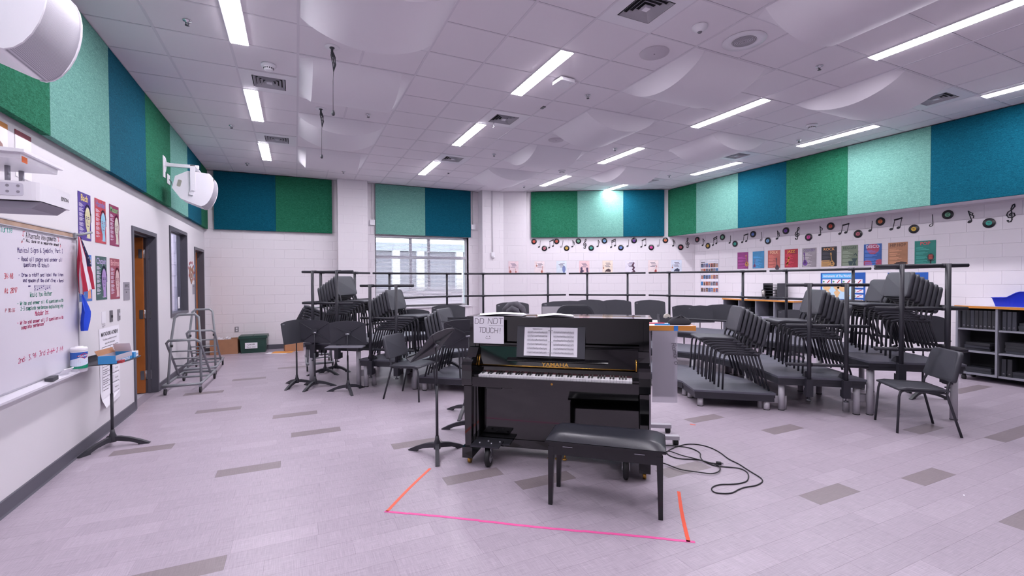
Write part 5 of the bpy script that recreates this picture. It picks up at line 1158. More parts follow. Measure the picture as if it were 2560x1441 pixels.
# ================================================================== MUSIC STANDS
leg_me = None; desks = {}
def stand(x, y, z0, bottom, f, tilt, lab, grp='black music stands', wd=.5, ht=.335, base=None, tray=False, ribs=True):
    """base on z0, desk's lower edge at height `bottom`, its front looking along f, leaning back by tilt degrees"""
    global leg_me
    rz = math.atan2(f[1], f[0]) + pi / 2
    s = thing('music_stand', lab, 'music stand', (x, y, z0), rz, grp)
    if leg_me is None:
        m = MB(); m.prism([(.02, .095), (.02, .055), (.06, .05), (.14, .035), (.2, .012), (.2, 0), (.285, 0), (.29, .006), (.22, .04), (.13, .075), (.06, .092)], -.017, .017, 'y'); leg_me = m.mesh('leg', BLK)
    b0 = R(base) if base is not None else R(90)
    for k in range(3): link('leg', leg_me, s, None, (0, 0, b0 + k * 2 * pi / 3))
    part('hub', MB().lathe([(0, .045), (.03, .045), (.032, .06), (.03, .1), (.02, .125), (.016, .16), (0, .16)], 14), BLK, s)
    t = R(tilt); pv = bottom - z0 + ht * .48 * cos(t)
    part('pole', MB().tube([(0, 0, .1), (0, 0, pv * .62), (0, 0, pv * .62)][:2], .0125, 10), BLK, s); part('inner_pole', MB().tube([(0, 0, pv * .62), (0, .0, pv - .02)], .0085, 10), BLK, s)
    part('pivot', MB().cyl((-.03, .0, pv - .015), .012, .06, 10, 'x'), STEEL, s)
    key = (wd, ht, ribs)
    if key not in desks:
        h = wd / 2; p = [(-h, 0), (h, 0), (h, ht * .86), (h * .96, ht * .9), (h * .6, ht * .97), (0, ht), (-h * .6, ht * .97), (-h * .96, ht * .9), (-h, ht * .86)]
        m = MB(); m.prism(p, -.003, .003, 'y'); m.box((-h, -.055, -.006), (h, .003, .001)); m.box((-h, -.055, .001), (h, -.051, .012))
        r_ = MB(); c = ht * .48
        if ribs:
            for ex, ez in ((-h * .9, ht * .86), (h * .9, ht * .86), (-h * .9, .012), (h * .9, .012)): r_.add([(0, .003, c - .008), (ex, .003, ez - .004), (ex, .003, ez + .004), (0, .003, c + .008), (0, .02, c - .004), (ex, .007, ez - .002), (ex, .007, ez + .002), (0, .02, c + .004)], [(4, 5, 6, 7), (0, 1, 5, 4), (7, 6, 2, 3), (1, 2, 6, 5)])
        r_.rbox((-.04, .003, c - .04), (.04, .018, c + .04), .012, 2, None, 'y')
        b_ = MB().box((-h * .9, -.0045, ht * .82), (-h * .9 + .03, -.003, ht * .84))
        desks[key] = (m.mesh('desk', BLKP), r_.mesh('desk_ribs', BLKP), b_.mesh('badge', STEEL))
    d = link('desk', desks[key][0], s, (0, -.015, pv - ht * .48 * cos(t)), None); d.rotation_euler = (-t, 0, 0)
    d.location = (0, -.022 * cos(t) - ht * .48 * sin(t), pv - ht * .48 * cos(t) + .0)
    link('ribs', desks[key][1], d); link('badge', desks[key][2], d)
    if tray: part('accessory_tray', MB().prism([(.01, -.005), (.17, -.012), (.17, -.02), (.01, -.02)], -wd / 2, wd / 2, 'x'), mat('tray_grey', '77767F', .5), s, (0, 0, pv - ht * .48))
    return s
FWD = (.4234, .906); RGT = (.906, -.4234)
def cam_(r, f): return (RGT[0] * r + FWD[0] * f, RGT[1] * r + FWD[1] * f)
back = lambda y=0: cam_(y, -1)
# by the whiteboard, desk flat as a table
st = stand(-1.55, 5.42, 0, .79, (-.99, .12), 88, 'black music stand by the left wall, desk tipped flat and holding pencil boxes', base=91)
FT = V((-1.475 - .94 * -.16 * 0, 5.42, .812)); ta = math.atan2(.99, .12)
def ontray(a, b, z=0): return V((-1.55, 5.42, .806 + z)) + V((.12, .99, 0)) * a + V((.99, -.12, 0)) * b
PB = mat('pencil_blue', '3C93CE', .45); PBG = mat('pencil_grey', 'B9B3BE', .5); PBI = mat('pencil_inside', 'A8593A', .7)
bxx = thing('pencil_box', 'open blue and grey pencil box with a raised lid on the flat music stand', 'box', ontray(-.12, .085), ta)
L_, D_, H_ = .30, .13, .07
m = MB(); m.box((-L_ / 2, -D_ / 2, .0), (L_ / 2, -D_ / 2 + .003, .028)); m.k = 1; m.box((-L_ / 2, -D_ / 2, .028), (L_ / 2, -D_ / 2 + .003, H_)); part('front_side', m, [PB, PBG], bxx)
part('end_side', MB().box((L_ / 2 - .003, -D_ / 2 + .003, 0), (L_ / 2, D_ / 2, H_)), PB, bxx); part('end_side', MB().box((-L_ / 2, -D_ / 2 + .003, 0), (-L_ / 2 + .003, D_ / 2, H_)), PB, bxx); part('back_side', MB().box((-L_ / 2 + .003, D_ / 2 - .003, 0), (L_ / 2 - .003, D_ / 2, H_)), PBG, bxx); part('bottom', MB().box((-L_ / 2 + .003, -D_ / 2 + .003, 0), (L_ / 2 - .003, D_ / 2 - .003, .003)), PBI, bxx)
t = text('BB PENCILS', .03, 'CENTER', .0012); t.v = [(v[0] * 1.35, -D_ / 2 - .0008, v[2] + .004) for v in t.v]; part('lettering', t, WHITE, bxx)
xf = MX.Translation((L_ / 2, 0, H_)) @ MX.Rotation(R(-28), 4, 'Y'); part('end_flap', MB().box((-.001, -D_ / 2, 0), (.001, D_ / 2, .09), xf), PAPER, bxx)
xf = MX.Translation((0, D_ / 2, H_)) @ MX.Rotation(R(-28), 4, 'X'); part('lid', MB().box((-L_ / 2, -.001, 0), (L_ / 2, .001, .05), xf), CARD, bxx)
part('logo', MB().box((L_ / 2 - .0, -.022, .018), (L_ / 2 + .0008, .02, .054)), WHITE, bxx)
for i in range(9):
    p = solid('pencil', MB().cyl((0, 0, 0), .0038, .17, 6, 'x'), mat('pencil_orange', 'E8772E', .5), f'{ORD[i]} orange pencil lying in the open pencil box', 'pencil', ontray(-.23 + .01 * (i % 3), .04 + .011 * i, .008 + .006 * (i % 4)), ta + .1 * ((i % 3) - 1), 'orange pencils in the box')
p = thing('pencil_box', 'small closed white and blue box beside the open pencil box', 'box', ontray(.115, .085), ta + .12)
m = MB(); m.box((-.06, -.06, 0), (.0, .06, .05)); m.k = 1; m.box((.0, -.06, 0), (.075, .06, .05)); part('carton', m, [PB, PAPER], p); t = text('Dixon', .024, 'CENTER', .0006); t.v = [(v[0] + .037, -.0608, v[2] + .018) for v in t.v]; part('lettering', t, PB, p)
solid('cardboard_strip', MB().box((-.16, -.03, 0), (.16, .03, .012)), CARD, 'loose tan cardboard strip behind the open pencil box', 'cardboard', ontray(.02, .0, .001), ta - .05)
solid('red_wrapper', MB().rbox((-.035, -.018, 0), (.035, .018, .022), .008), mat('wrap_red', 'A3323A', .6), 'small red wrapped packet beside the pencil box edge', 'packet', ontray(-.22, .165, .0), ta)
# cluster at the riser end
stand(.0, 7.39, 0, .635, (.63, -.78), 12, 'music stand at the outer edge of the cluster, turned edge on', base=200)
stand(.235, 7.17, 0, .64, (.62, .78), 10, 'music stand in the middle of the front cluster, ribbed back turned to us', base=215)
stand(.635, 6.70, 0, .645, FWD, 10, 'music stand of the cluster with a pale lower tray, ribbed back turned to us', base=240, tray=True)
stand(.42, 8.14, 0, .62, cam_(.3, -1), 10, 'music stand behind the riser corner, nearest the tilted chairs', base=200)
stand(.60, 8.32, 0, .66, cam_(.2, -1), 10, 'music stand behind the highest riser, its base seen under the platform', base=210)
stand(1.109, 3.94, 0, .845, (-.76, .65), 40, 'music stand by the piano with its desk tilted steeply, seen from the side', base=25)
stand(1.585, 4.43, 0, .825, FWD, 24, 'music stand half hidden behind the piano, crossed ribs on its back', base=115)
stand(1.74, 5.0, 0, 1.03, cam_(.15, 1), 84, 'music stand with a flat tipped desk beyond the piano lid', base=90)
# on and behind the risers, fronts towards us
def onr(px_r, px_f): return None
stand(2.98, 6.36, .204, .86, back(.12), 10, 'music stand behind the grey knitted scarf', base=90)
stand(4.25, 6.15, .204, .875, back(0), 10, 'music stand just behind the wide conductor desk, its top barely showing')
stand(4.63, 6.0, .204, .87, back(0), 10, 'music stand beside the wide conductor desk, nearer the wall')
stand(5.35, 6.02, .204, .85, back(-.1), 10, 'music stand standing alone above the piano lid corner')
stand(6.96, 6.85, 0, .68, back(.1), 8, 'first of three overlapping music stands behind the risers'); stand(7.25, 6.72, 0, .67, back(0), 8, 'middle of three overlapping music stands behind the risers'); stand(7.65, 6.55, 0, .69, back(-.1), 8, 'third of three overlapping music stands, nearest the shelves', wd=.6)
stand(8.62, 5.75, 0, .6, back(-.3), 8, 'music stand behind the middle level chair stack in front of the shelf')
stand(1.62, 6.98, .407, .76, back(-.2), 10, 'music stand under the window sill, left of the wider one'); stand(2.1, 6.78, .204, .82, back(-.1), 10, 'music stand under the window sill with a lip along its foot', wd=.52)
stand(7.25, 3.12, 0, .72, (-.5, -.86), 10, 'music stand behind the highest platform, base showing by the lone chair')
# conductor's place
cs_ = stand(3.06, 4.86, 0, .97, back(-.05), 12, 'wide grey conductor desk beyond the piano lid', 'conductor furniture', wd=.70, ht=.30, ribs=False)
solid('sheet_music', MB().box((-.15, -.002, 0), (.15, 0, .2)), mat('sheet_grey', 'B4B1B6', .7), 'grey music sheet standing on the conductor desk', 'sheet music', V((3.06, 4.86, 1.0)) + V((*RGT, 0)) * -.2 + V((*FWD, 0)) * -.09, math.atan2(-FWD[1], -FWD[0]) + pi / 2)
rz = math.atan2(FWD[1], FWD[0]) - pi / 2
stl = thing('conductor_stool', 'tall black stool with rounded backrest in front of the conductor desk', 'stool', (2.79, 4.38, 0), rz)
part('seat', MB().rbox((-.19, -.17, .70), (.19, .19, .75), .07, 4), BLKS, stl)
q = [(-.2, .98), (.2, .98)] + [(.2 - .1 + .1 * cos(R(t)), 1.15 + .1 * sin(R(t))) for t in range(0, 91, 15)] + [(-.2 + .1 + .1 * cos(R(t)), 1.15 + .1 * sin(R(t))) for t in range(90, 181, 15)]
part('backrest', MB().prism(q, -.22, -.185, 'y'), BLKS, stl); q2 = [(x * .9, z * .96 + .035) for x, z in q]; part('back_shell', MB().prism(q2, -.235, -.22, 'y'), BLKP, stl)
part('handle', MB().rbox((-.03, -.25, 1.1), (.03, -.235, 1.19), .02, 3, None, 'y'), BLKP, stl)
m = MB(); m.tube([(0, -.16, .7), (0, -.21, .78), (0, -.205, 1.05)], .016, 8); part('back_bar', m, BLK, stl)
for a, b in ((-1, -1), (1, -1), (-1, 1), (1, 1)): part('leg', MB().tube([(a * .22, b * .2, 0), (a * .13, b * .12, .7)], .013, 8), BLK, stl)
part('foot_ring', MB().tube([(-.19, -.175, .25), (.19, -.175, .25), (.19, .175, .25), (-.19, .175, .25), (-.19, -.175, .25)], .009, 6), BLK, stl)
KNIT = mat('grey_knit', '6B6971', .95, bump=(220, 1.2), vary=.5)
sc_ = thing('knitted_scarf', 'rolled grey knitted scarf draped on a music stand beyond the piano lid', 'scarf', (2.93, 6.22, 1.045), math.atan2(RGT[1], RGT[0]))
m = MB(); pts = [(.17 * cos(t) * (1 - t / 14), .05 * sin(t * .7) * .3, .02 + .15 * abs(sin(t)) * (1 - t / 16)) for t in [k * .28 for k in range(0, 24)]]
m.tube([(-.14, 0, -.06), (-.13, 0, .03), (-.06, -.01, .1), (.05, -.01, .11), (.13, 0, .05), (.17, .0, -.06)], [.035, .045, .05, .05, .05, .04], 10); part('outer_roll', m, KNIT, sc_)
m = MB(); m.tube([(-.09, -.05, -.06), (-.08, -.055, .02), (-.02, -.06, .06), (.05, -.055, .03), (.08, -.05, -.06)], [.03, .035, .04, .035, .03], 10); part('inner_roll', m, KNIT, sc_)
# chairs tilted on a loaded cart beyond the riser corner
lc = cart((.36, 8.45, 0), 0, 'loaded grey chair cart beyond the riser corner, mostly hidden')
for k in range(5): chair((.11 + .012 * k, 8.75, .43 + .047 * k), R(90), f'{"lowest" if k == 0 else "topmost" if k == 4 else ORD[k] + " above the lowest"} of the tilted chairs on the loaded cart', 'tilted chairs on the loaded cart', R(24))
# ================================================================== RIGHT WALL: SHELVES
def shelf(y0, y1, zt, lab, bays, rows, zb=.09):
    """open book case along the right wall; local x runs towards the camera, local -y into the room"""
    s = thing('book_case', lab, 'shelf', (9.06, y0, 0), RH); L = y0 - y1; e = .024
    part('top', MB().box((-.012, -.012, zt - .032), (L + .012, .43, zt)), mat('shelf_top', 'CFCAD3', .4), s); m = MB(); m.box((-.014, -.016, zt - .033), (L + .014, -.012, zt + .001)); m.box((L + .012, -.012, zt - .033), (L + .016, .43, zt + .001)); m.box((-.016, -.012, zt - .033), (-.012, .43, zt + .001)); part('edge_band', m, EDGEW, s)
    part('back', MB().box((e, .405, zb), (L - e, .42, zt - .032)), DARKIN, s)
    for i in range(bays + 1): x = min(L - e, i * L / bays - (e / 2 if 0 < i < bays else 0)); x = max(0, x); part('upright', MB().box((x, 0, zb), (x + e, .405, zt - .032)), LAM, s)
    for i in range(bays):
        a, b = i * L / bays + e, (i + 1) * L / bays - e / 2
        for r in range(rows): z = zb + r * (zt - .032 - zb) / rows; part('shelf_board', MB().box((a, .004, z), (b, .4, z + e)), LAM, s)
    for x in (.08, L - .08):
        for y in (.06, .36): part('caster', MB().lathe([(0, 0), (.02, 0), (.03, .012), (.03, .05), (.02, zb - .03), (.025, zb), (0, zb)], 12, (x, y, 0)), RUB, s)
    return s
SA = shelf(7.72, 6.02, 1.075, 'grey book case with an orange edged top near the corner', 4, 2)
SB = shelf(3.50, 1.70, 1.108, 'grey book case with an orange edged top beside the lone chair', 4, 3)
def inshelf(y0, x, y, z): return V((9.06 + y, y0 - x, z))
BIND = [mat('binder_' + c, c, .5) for c in ('2A2B30', '303239', '26272C', '34363F')]
bmesh_c = {}
def binder(loc, rz, w_, d, h_, lab, grp, flat=False):
    key = (w_, d, h_, flat)
    if key not in bmesh_c:
        m = MB(); m.box((0, .004, 0), (w_, .006 + d, h_)) if not flat else m.box((0, 0, 0), (w_, d, h_))
        m2 = MB().rbox((.001, 0, .0), (w_ - .001, .006, h_), .003, 1, None, 'z'); m3 = MB().lathe([(.006, 0), (.009, 0), (.009, -.002), (.006, -.002)], 10, (0, 0, 0), MX.Translation((w_ / 2, .0, .04)) @ MX.Rotation(R(90), 4, 'X') @ MX.Scale(-1, 4, (0, 0, 1)))
        bmesh_c[key] = (m, m2, m3, {})
    m, m2, m3, cc = bmesh_c[key]; b = thing('binder', lab, 'binder', loc, rz, grp); c_ = random.choice(BIND)
    if c_.name not in cc: cc[c_.name] = (m.mesh('cover', c_), m2.mesh('spine', c_), m3.mesh('ring_hole', STEEL))
    a_, b2, c3 = cc[c_.name]; link('cover', a_, b); 
    if not flat: link('spine', b2, b); link('ring_hole', c3, b)
    return b
zr = [.09 + r * (1.108 - .122) / 3 + .024 for r in range(3)]
for i in range(8): binder(inshelf(3.50, .062 + i * .047, .03, zr[2] + .001), RH, .044, .24, .27, f'{ORD[i]} black binder from the end, standing in the top bay by the chair', 'black binders standing in the top bay')
for i in range(3): binder(inshelf(3.50, .50 + i * .05, .03, zr[2] + .001), RH, .044, .24, .27, f'{ORD[i]} dark binder standing in the second bay', 'binders standing in the second bay')
def pile(x, z, n, w_, lab, th=.04, j=.12):
    for i in range(n): binder(inshelf(3.50, x + random.uniform(-.01, .01), .06, z + .001 + i * (th + .001)), RH + random.uniform(-j, j), w_, .26, th, f'{ORD[i]} binder up in the {lab}', 'binders lying on the shelves', True)
pile(.66, zr[2], 3, .22, 'flat pile in the second top bay', .038, .05); pile(.09, zr[1], 3, .28, 'tumbled pile in the middle bay'); pile(.52, zr[1], 4, .30, 'big tumbled pile in the second middle bay'); pile(.10, zr[0], 2, .28, 'bottom bay by the end'); pile(.55, zr[0], 2, .30, 'second bottom bay')
pile(.98, zr[1], 3, .3, 'third middle bay'); pile(.98, zr[2], 2, .3, 'third top bay'); pile(1.0, zr[0], 3, .3, 'third bottom bay')
for i in range(2): binder(inshelf(3.50, .49 + i * .06, .05, zr[0] + .001 + .0), RH, .05, .22, .25, f'{ORD[i]} binder standing behind the flat ones in the second bottom bay', 'binders standing in the second bottom bay')
zr2 = [.09 + r * (1.075 - .122) / 2 + .024 for r in range(2)]
for b_, n in ((0, 5), (1, 4), (3, 6)):
    for i in range(n): binder(inshelf(7.72, .05 + b_ * .425 + i * .055, .05, zr2[1] + .001), RH, .048, .24, .29, f'{ORD[i]} dark binder in the {("first", "second", "third", "last")[b_]} upper bay of the corner case', 'binders in the corner book case')
for i in range(4):
    solid('paper_stack', MB().box((-.11, -.14, 0), (.11, .14, .028)), mat('stack_grey', 'A6A4B2', .7), f'{ORD[i]} flat bundle of papers up in the third bay of the corner case', 'papers', inshelf(7.72, 1.03, .2, zr2[1] + .001 + i * .03), RH + random.uniform(-.1, .1), 'paper bundles in the corner book case')
# on top of the cases
lt = thing('letter_tray', 'black tiered letter tray on the corner book case', 'letter tray', (9.16, 6.60, 1.0755), RH)
m = MB(); m.box((-.17, 0, 0), (-.155, .3, .35)); m.box((.155, 0, 0), (.17, .3, .35)); part('side', m, BLKP, lt)
for i in range(6): part('tray', MB().prism([(-.155, .01 + i * .06), (.155, .01 + i * .06), (.155, .018 + i * .06), (-.155, .018 + i * .06)], .01, .29, 'y'), BLKP, lt)
pr = thing('flat_device', 'flat grey desktop device between the bottle and letter tray', 'device', (9.18, 7.02, 1.0755), RH); part('case', MB().rbox((-.16, 0, 0), (.16, .24, .035), .02), mat('device_grey', '63636B', .5), pr); part('lid', MB().rbox((-.06, .02, .035), (.13, .2, .042), .015), mat('device_pale', '9A9AA2', .4), pr)
bt = thing('water_bottle', 'small clear water bottle on the corner book case', 'bottle', (9.22, 7.33, 1.0755)); part('body', MB().lathe([(0, 0), (.03, 0), (.032, .01), (.03, .05), (.032, .1), (.03, .13), (.014, .155), (.012, .17), (0, .17)], 16), mat('bottle_blue', 'C4D4EC', .1, trans=.5), bt); part('cap', MB().cyl((0, 0, .168), .014, .018, 12), WHITE, bt)
wt_ = thing('white_tray', 'low white tray at the end of the corner book case', 'tray', (9.2, 7.48, 1.0755), RH); part('base', MB().box((-.1, 0, 0), (.1, .2, .008)), WHITE, wt_); m = MB(); m.box((-.1, 0, .008), (.1, .006, .04)); m.box((-.1, .194, .008), (.1, .2, .04)); m.box((-.1, .006, .008), (-.094, .194, .04)); m.box((.094, .006, .008), (.1, .194, .04)); part('rim', m, WHITE, wt_)
tu = thing('tumbler', 'dull metal tumbler in front of the letter tray', 'tumbler', (9.11, 6.72, 1.0755)); part('body', MB().lathe([(0, 0), (.03, 0), (.04, .2), (.038, .2), (.036, .19), (0, .02)], 20), mat('brushed', '8F8A88', .35, metal=.8), tu); part('lid', MB().lathe([(0, .215), (.03, .215), (.041, .205), (.041, .2), (0, .2)], 20), BLKP, tu)
tb2 = thing('plastic_bin', 'bright blue plastic bin with a wavy rim on the book case', 'bin', (9.14, 3.13, 1.109), RH)
BL = mat('bin_blue', '1C33C2', .35); m = MB(); N = 16
zz = lambda t: .125 + .09 * (0 if t < .18 else 1 if t > .45 else .5 - .5 * cos(pi * (t - .18) / .27))
for i in range(N):
    a, b = i / N, (i + 1) / N
    for yb, yt in ((.03, .0), (.25, .28)):
        q = [(.03 + a * .6, yb, 0), (.03 + b * .6, yb, 0), (b * .66 - .0, yt, zz(b)), (a * .66 - .0, yt, zz(a))]; m.quad(*q); m.quad(*[(p[0], p[1] + (.004 if yb < .1 else -.004), p[2]) for p in q][::-1])
m.quad((.03, .03, 0), (.03, .25, 0), (0, .28, .125), (0, 0, .125)); m.quad((.034, .03, 0), (.004, 0, .125), (.004, .28, .125), (.034, .25, 0)); part('body', m, BL, tb2)
part('bottom', MB().box((.03, .03, 0), (.63, .25, .004)), BL, tb2)
m = MB(); m.tube([(i / N * .66, -.003, zz(i / N)) for i in range(N + 1)], .007, 6); m.tube([(i / N * .66, .283, zz(i / N)) for i in range(N + 1)], .007, 6); m.tube([(-.003, -.003, .125), (-.003, .283, .125)], .007, 6); part('rim', m, BL, tb2)
# ================================================================== PAPER DECORATION
NK = mat('note_black', '222129', .6)
def note_mesh(kind):
    m = MB(); w_ = .013
    def head(x, z, hollow=False):
        if hollow:
            ps = [(x + .026 * cos(t) * .9 - .012 * sin(t) * .35, z + .026 * cos(t) * .35 + .018 * sin(t)) for t in [2 * pi * k / 14 for k in range(15)]]; m.rib(ps, .009)
        else:
            n = 14; m.add([(x + .03 * cos(2 * pi * k / n) * .9 - .02 * sin(2 * pi * k / n) * .35, 0, z + .03 * cos(2 * pi * k / n) * .35 + .02 * sin(2 * pi * k / n)) for k in range(n)], [list(range(n))])
    if kind in ('quarter', 'half'): head(0, -.07, kind == 'half'); m.rib([(.025, -.06), (.032, .1)], .009)
    if kind in ('eighth', 'sixteenth'):
        head(0, -.07); m.rib([(.025, -.06), (.0, .1), (.02, .075), (.05, .05), (.04, .02)], .012)
        if kind == 'sixteenth': m.rib([(.008, .06), (.03, .03), (.055, .01), (.05, -.02)], .012)
    if kind.startswith('beam'):
        head(-.05, -.085); head(.055, -.06); m.rib([(-.027, -.08), (-.012, .07)], .009); m.rib([(.078, -.055), (.088, .1)], .009); m.rib([(-.012, .075), (.088, .105)], .026)
        if kind == 'beam2': m.rib([(-.018, .035), (.084, .065)], .02)
    if kind == 'clef':
        m.rib([(-.03, -.105), (-.015, -.125), (.01, -.12), (.018, -.09), (.01, 0), (0, .07), (.012, .12), (.03, .13), (.036, .1), (.015, .06), (-.03, .02), (-.042, -.02), (-.02, -.06), (.02, -.062), (.045, -.035), (.035, .0), (.008, .008), (-.012, -.015), (-.004, -.036)], .014)
        m.disc((-.024, 0, -.105), .014, 10)
    v = [tuple(p) for p in m.v]; n = len(v)
    back_ = MB(); back_.v = v + [(x, .004, z) for x, y, z in v]; back_.f = [list(f) for f in m.f] + [[i + n for i in f][::-1] for f in m.f] + [[f[k], f[k] + n, f[(k + 1) % len(f)] + n, f[(k + 1) % len(f)]] for f in m.f for k in range(len(f))]
    back_.m = [0] * len(back_.f); back_.sm = [False] * len(back_.f)
    return back_.mesh('note_cutout', NK)
NM = {k: note_mesh(k) for k in ('quarter', 'half', 'eighth', 'sixteenth', 'beam', 'beam2', 'clef')}
NAM = {'quarter': 'quarter note', 'half': 'half note', 'eighth': 'eighth note', 'sixteenth': 'sixteenth note', 'beam': 'beamed pair of notes', 'beam2': 'double beamed pair of notes', 'clef': 'treble clef'}
vin = MB(); vin.lathe([(0, -.0042), (.072, -.004), (.0745, -.002), (.0745, 0)], 28, (0, 0, 0), MX.Rotation(R(90), 4, 'X') @ MX.Scale(-1, 4, (0, 0, 1)))
VM = vin.mesh('record_disc', mat('vinyl_black', '1E1D23', .3)); LAB = {}
def record(loc, rz, c_, lab, tl_):
    r = thing('record_cutout', lab, 'record decoration', loc, rz, 'paper records on the wall'); r.rotation_euler = (R(tl_), 0, rz)
    link('disc', VM, r)
    if c_ not in LAB:
        m = MB(); m.disc((0, -.0055, 0), .036, 20); m.k = 1; m.disc((0, -.006, 0), .005, 8); m.quad((-.02, -.006, .008), (.02, -.006, .008), (.02, -.006, .016), (-.02, -.006, .016)); m.quad((-.016, -.006, -.02), (.016, -.006, -.02), (.016, -.006, -.014), (-.016, -.006, -.014)); LAB[c_] = m.mesh('record_label', [mat('rl' + c_, c_, .5), mat('rl_dark', '3A2E3C', .6)])
    link('record_label', LAB[c_], r)
RC = [('D9583F', 'red'), ('C2707C', 'dusty pink'), ('C2503C', 'brick red'), ('D9B23C', 'yellow'), ('7CC09A', 'mint'), ('2FA894', 'teal'), ('7FB4E0', 'pale blue'), ('6A8FD9', 'blue'), ('7A4AB0', 'purple'), ('D93F9A', 'magenta'), ('E07A4A', 'orange'), ('B8606C', 'rose')]
ui = [.076, .354, .68, .946, 1.259, 1.597, 1.945, 2.375, 2.72, 3.168, 3.535, 3.928]
for i, u in enumerate(ui): record(DW + du * u - dn * .006 + V((0, 0, 2.55 if i % 2 == 0 else 2.365)), DA, RC[i][0], f'paper record with a {RC[i][1]} label on the diagonal wall, {ORD[i]} from the column', 0)
kinds = ['quarter', 'beam', 'half', 'sixteenth', 'clef', 'eighth', 'beam2', 'quarter', 'beam', 'half', 'sixteenth', 'clef']
for i, (u, k) in enumerate(zip((.21, .52, .81, 1.1, 1.43, 1.77, 2.16, 2.55, 2.95, 3.35, 3.73, 4.1), kinds)):
    o = tag(link('note_cutout', NM[k], None, DW + du * u - dn * .005 + V((0, 0, 2.475)), (0, R(random.uniform(-8, 8)), DA)), f'black paper {NAM[k]} on the diagonal wall, {ORD[i]} cutout from the column', 'note decoration', 'paper notes on the wall')
RR = [(8.903, 2.553), (8.559, 2.368), (8.116, 2.548), (7.756, 2.36), (7.278, 2.545), (6.91, 2.365), (6.495, 2.546), (6.009, 2.368), (5.581, 2.546), (5.092, 2.35), (4.729, 2.54), (4.233, 2.355), (3.784, 2.54), (3.294, 2.35)]
RC2 = [1, 3, 4, 5, 7, 6, 8, 9, 0, 11, 10, 3, 4, 5]
for i, (y, z) in enumerate(RR): record((XR - .006, y, z), RH, RC[RC2[i]][0], f'paper record with a {RC[RC2[i]][1]} label on the right wall, {ORD[i]} from the corner', 0)
NR_ = [(8.726, 'eighth'), (8.361, 'beam2'), (7.913, 'quarter'), (7.507, 'beam'), (7.086, 'half'), (6.694, 'sixteenth'), (6.251, 'clef'), (5.79, 'eighth'), (5.354, 'beam'), (4.894, 'quarter'), (4.506, 'beam'), (4.005, 'half'), (3.525, 'sixteenth'), (3.062, 'clef')]
for i, (y, k) in enumerate(NR_): tag(link('note_cutout', NM[k], None, (XR - .005, y, 2.465), (0, R(random.uniform(-8, 8)), RH)), f'black paper {NAM[k]} on the right wall, {ORD[i]} cutout from the corner', 'note decoration', 'paper notes on the wall')
# shapes printed on posters
def guitar(cx, cz, s, rot, y=-.0025):
    m = MB(); f = lambda x, z: (cx + s * (x * cos(rot) - z * sin(rot)), cz + s * (x * sin(rot) + z * cos(rot)))
    pts = [f(.5 * cos(t) * (1 - .28 * (sin(t) > .1)), .62 * sin(t) - .1) for t in [2 * pi * k / 20 for k in range(20)]]; m.add([(x, y, z) for x, z in pts], [list(range(20))])
    m.rib([f(0, .3), f(0, 1.6)], s * .16, y); m.rib([f(0, 1.6), f(0, 1.9)], s * .26, y); c_ = f(0, 0); m.k = 1; m.disc((c_[0], y - .0005, c_[1]), s * .15, 10); m.rib([f(-.2, -.35), f(.2, -.35)], s * .08, y - .0005); m.rib([f(0, -.3), f(0, 1.5)], s * .03, y - .0005)
    return m
def poster(nm, lab, loc, rz, wd, ht, bg, grp, cat='poster'):
    p = thing(nm, lab, cat, loc, rz, grp); part('sheet', MB().box((0, -.001, 0), (wd, .0005, ht)), mat('poster_' + bg, bg, .5, vary=.2), p); return p
gen = [('', '93397F', 'C28A4E', 7.689, 'magenta genre poster with a tan string instrument'), ('', '3F8DBE', '7FB9DC', 7.286, 'light blue genre poster'), ('FOLK', 'C4695F', '5A4A55', 6.909, 'salmon genre poster reading FOLK'), ('JAZZ', 'B92A43', 'D98A3A', 6.519, 'red genre poster reading JAZZ'), ('COUNTRY', 'A59DA2', '74489C', 6.139, 'grey genre poster reading COUNTRY with a purple guitar'),
       ('ROCK', '2E2F38', 'D0A060', 5.753, 'dark genre poster reading ROCK with a guitar'), ('REGGAE', '7D8B76', '3A4F50', 5.38, 'sage genre poster reading REGGAE with drums'), ('DISCO', '3C67B0', 'B04A66', 4.994, 'blue and red genre poster reading DISCO'), ('HIP HOP', 'B4805F', '3A2B2C', 4.606, 'tan genre poster reading HIP HOP'), ('POP', '1F8578', '2B2B30', 4.22, 'teal genre poster reading POP with a microphone')]
TCOL = {'FOLK': 'F0C8A0', 'JAZZ': 'F0B040', 'COUNTRY': '6A5A8C', 'ROCK': 'E0A060', 'REGGAE': '4A5A4C', 'DISCO': 'E0D8E8', 'HIP HOP': '6A4A3C', 'POP': 'E0565E'}
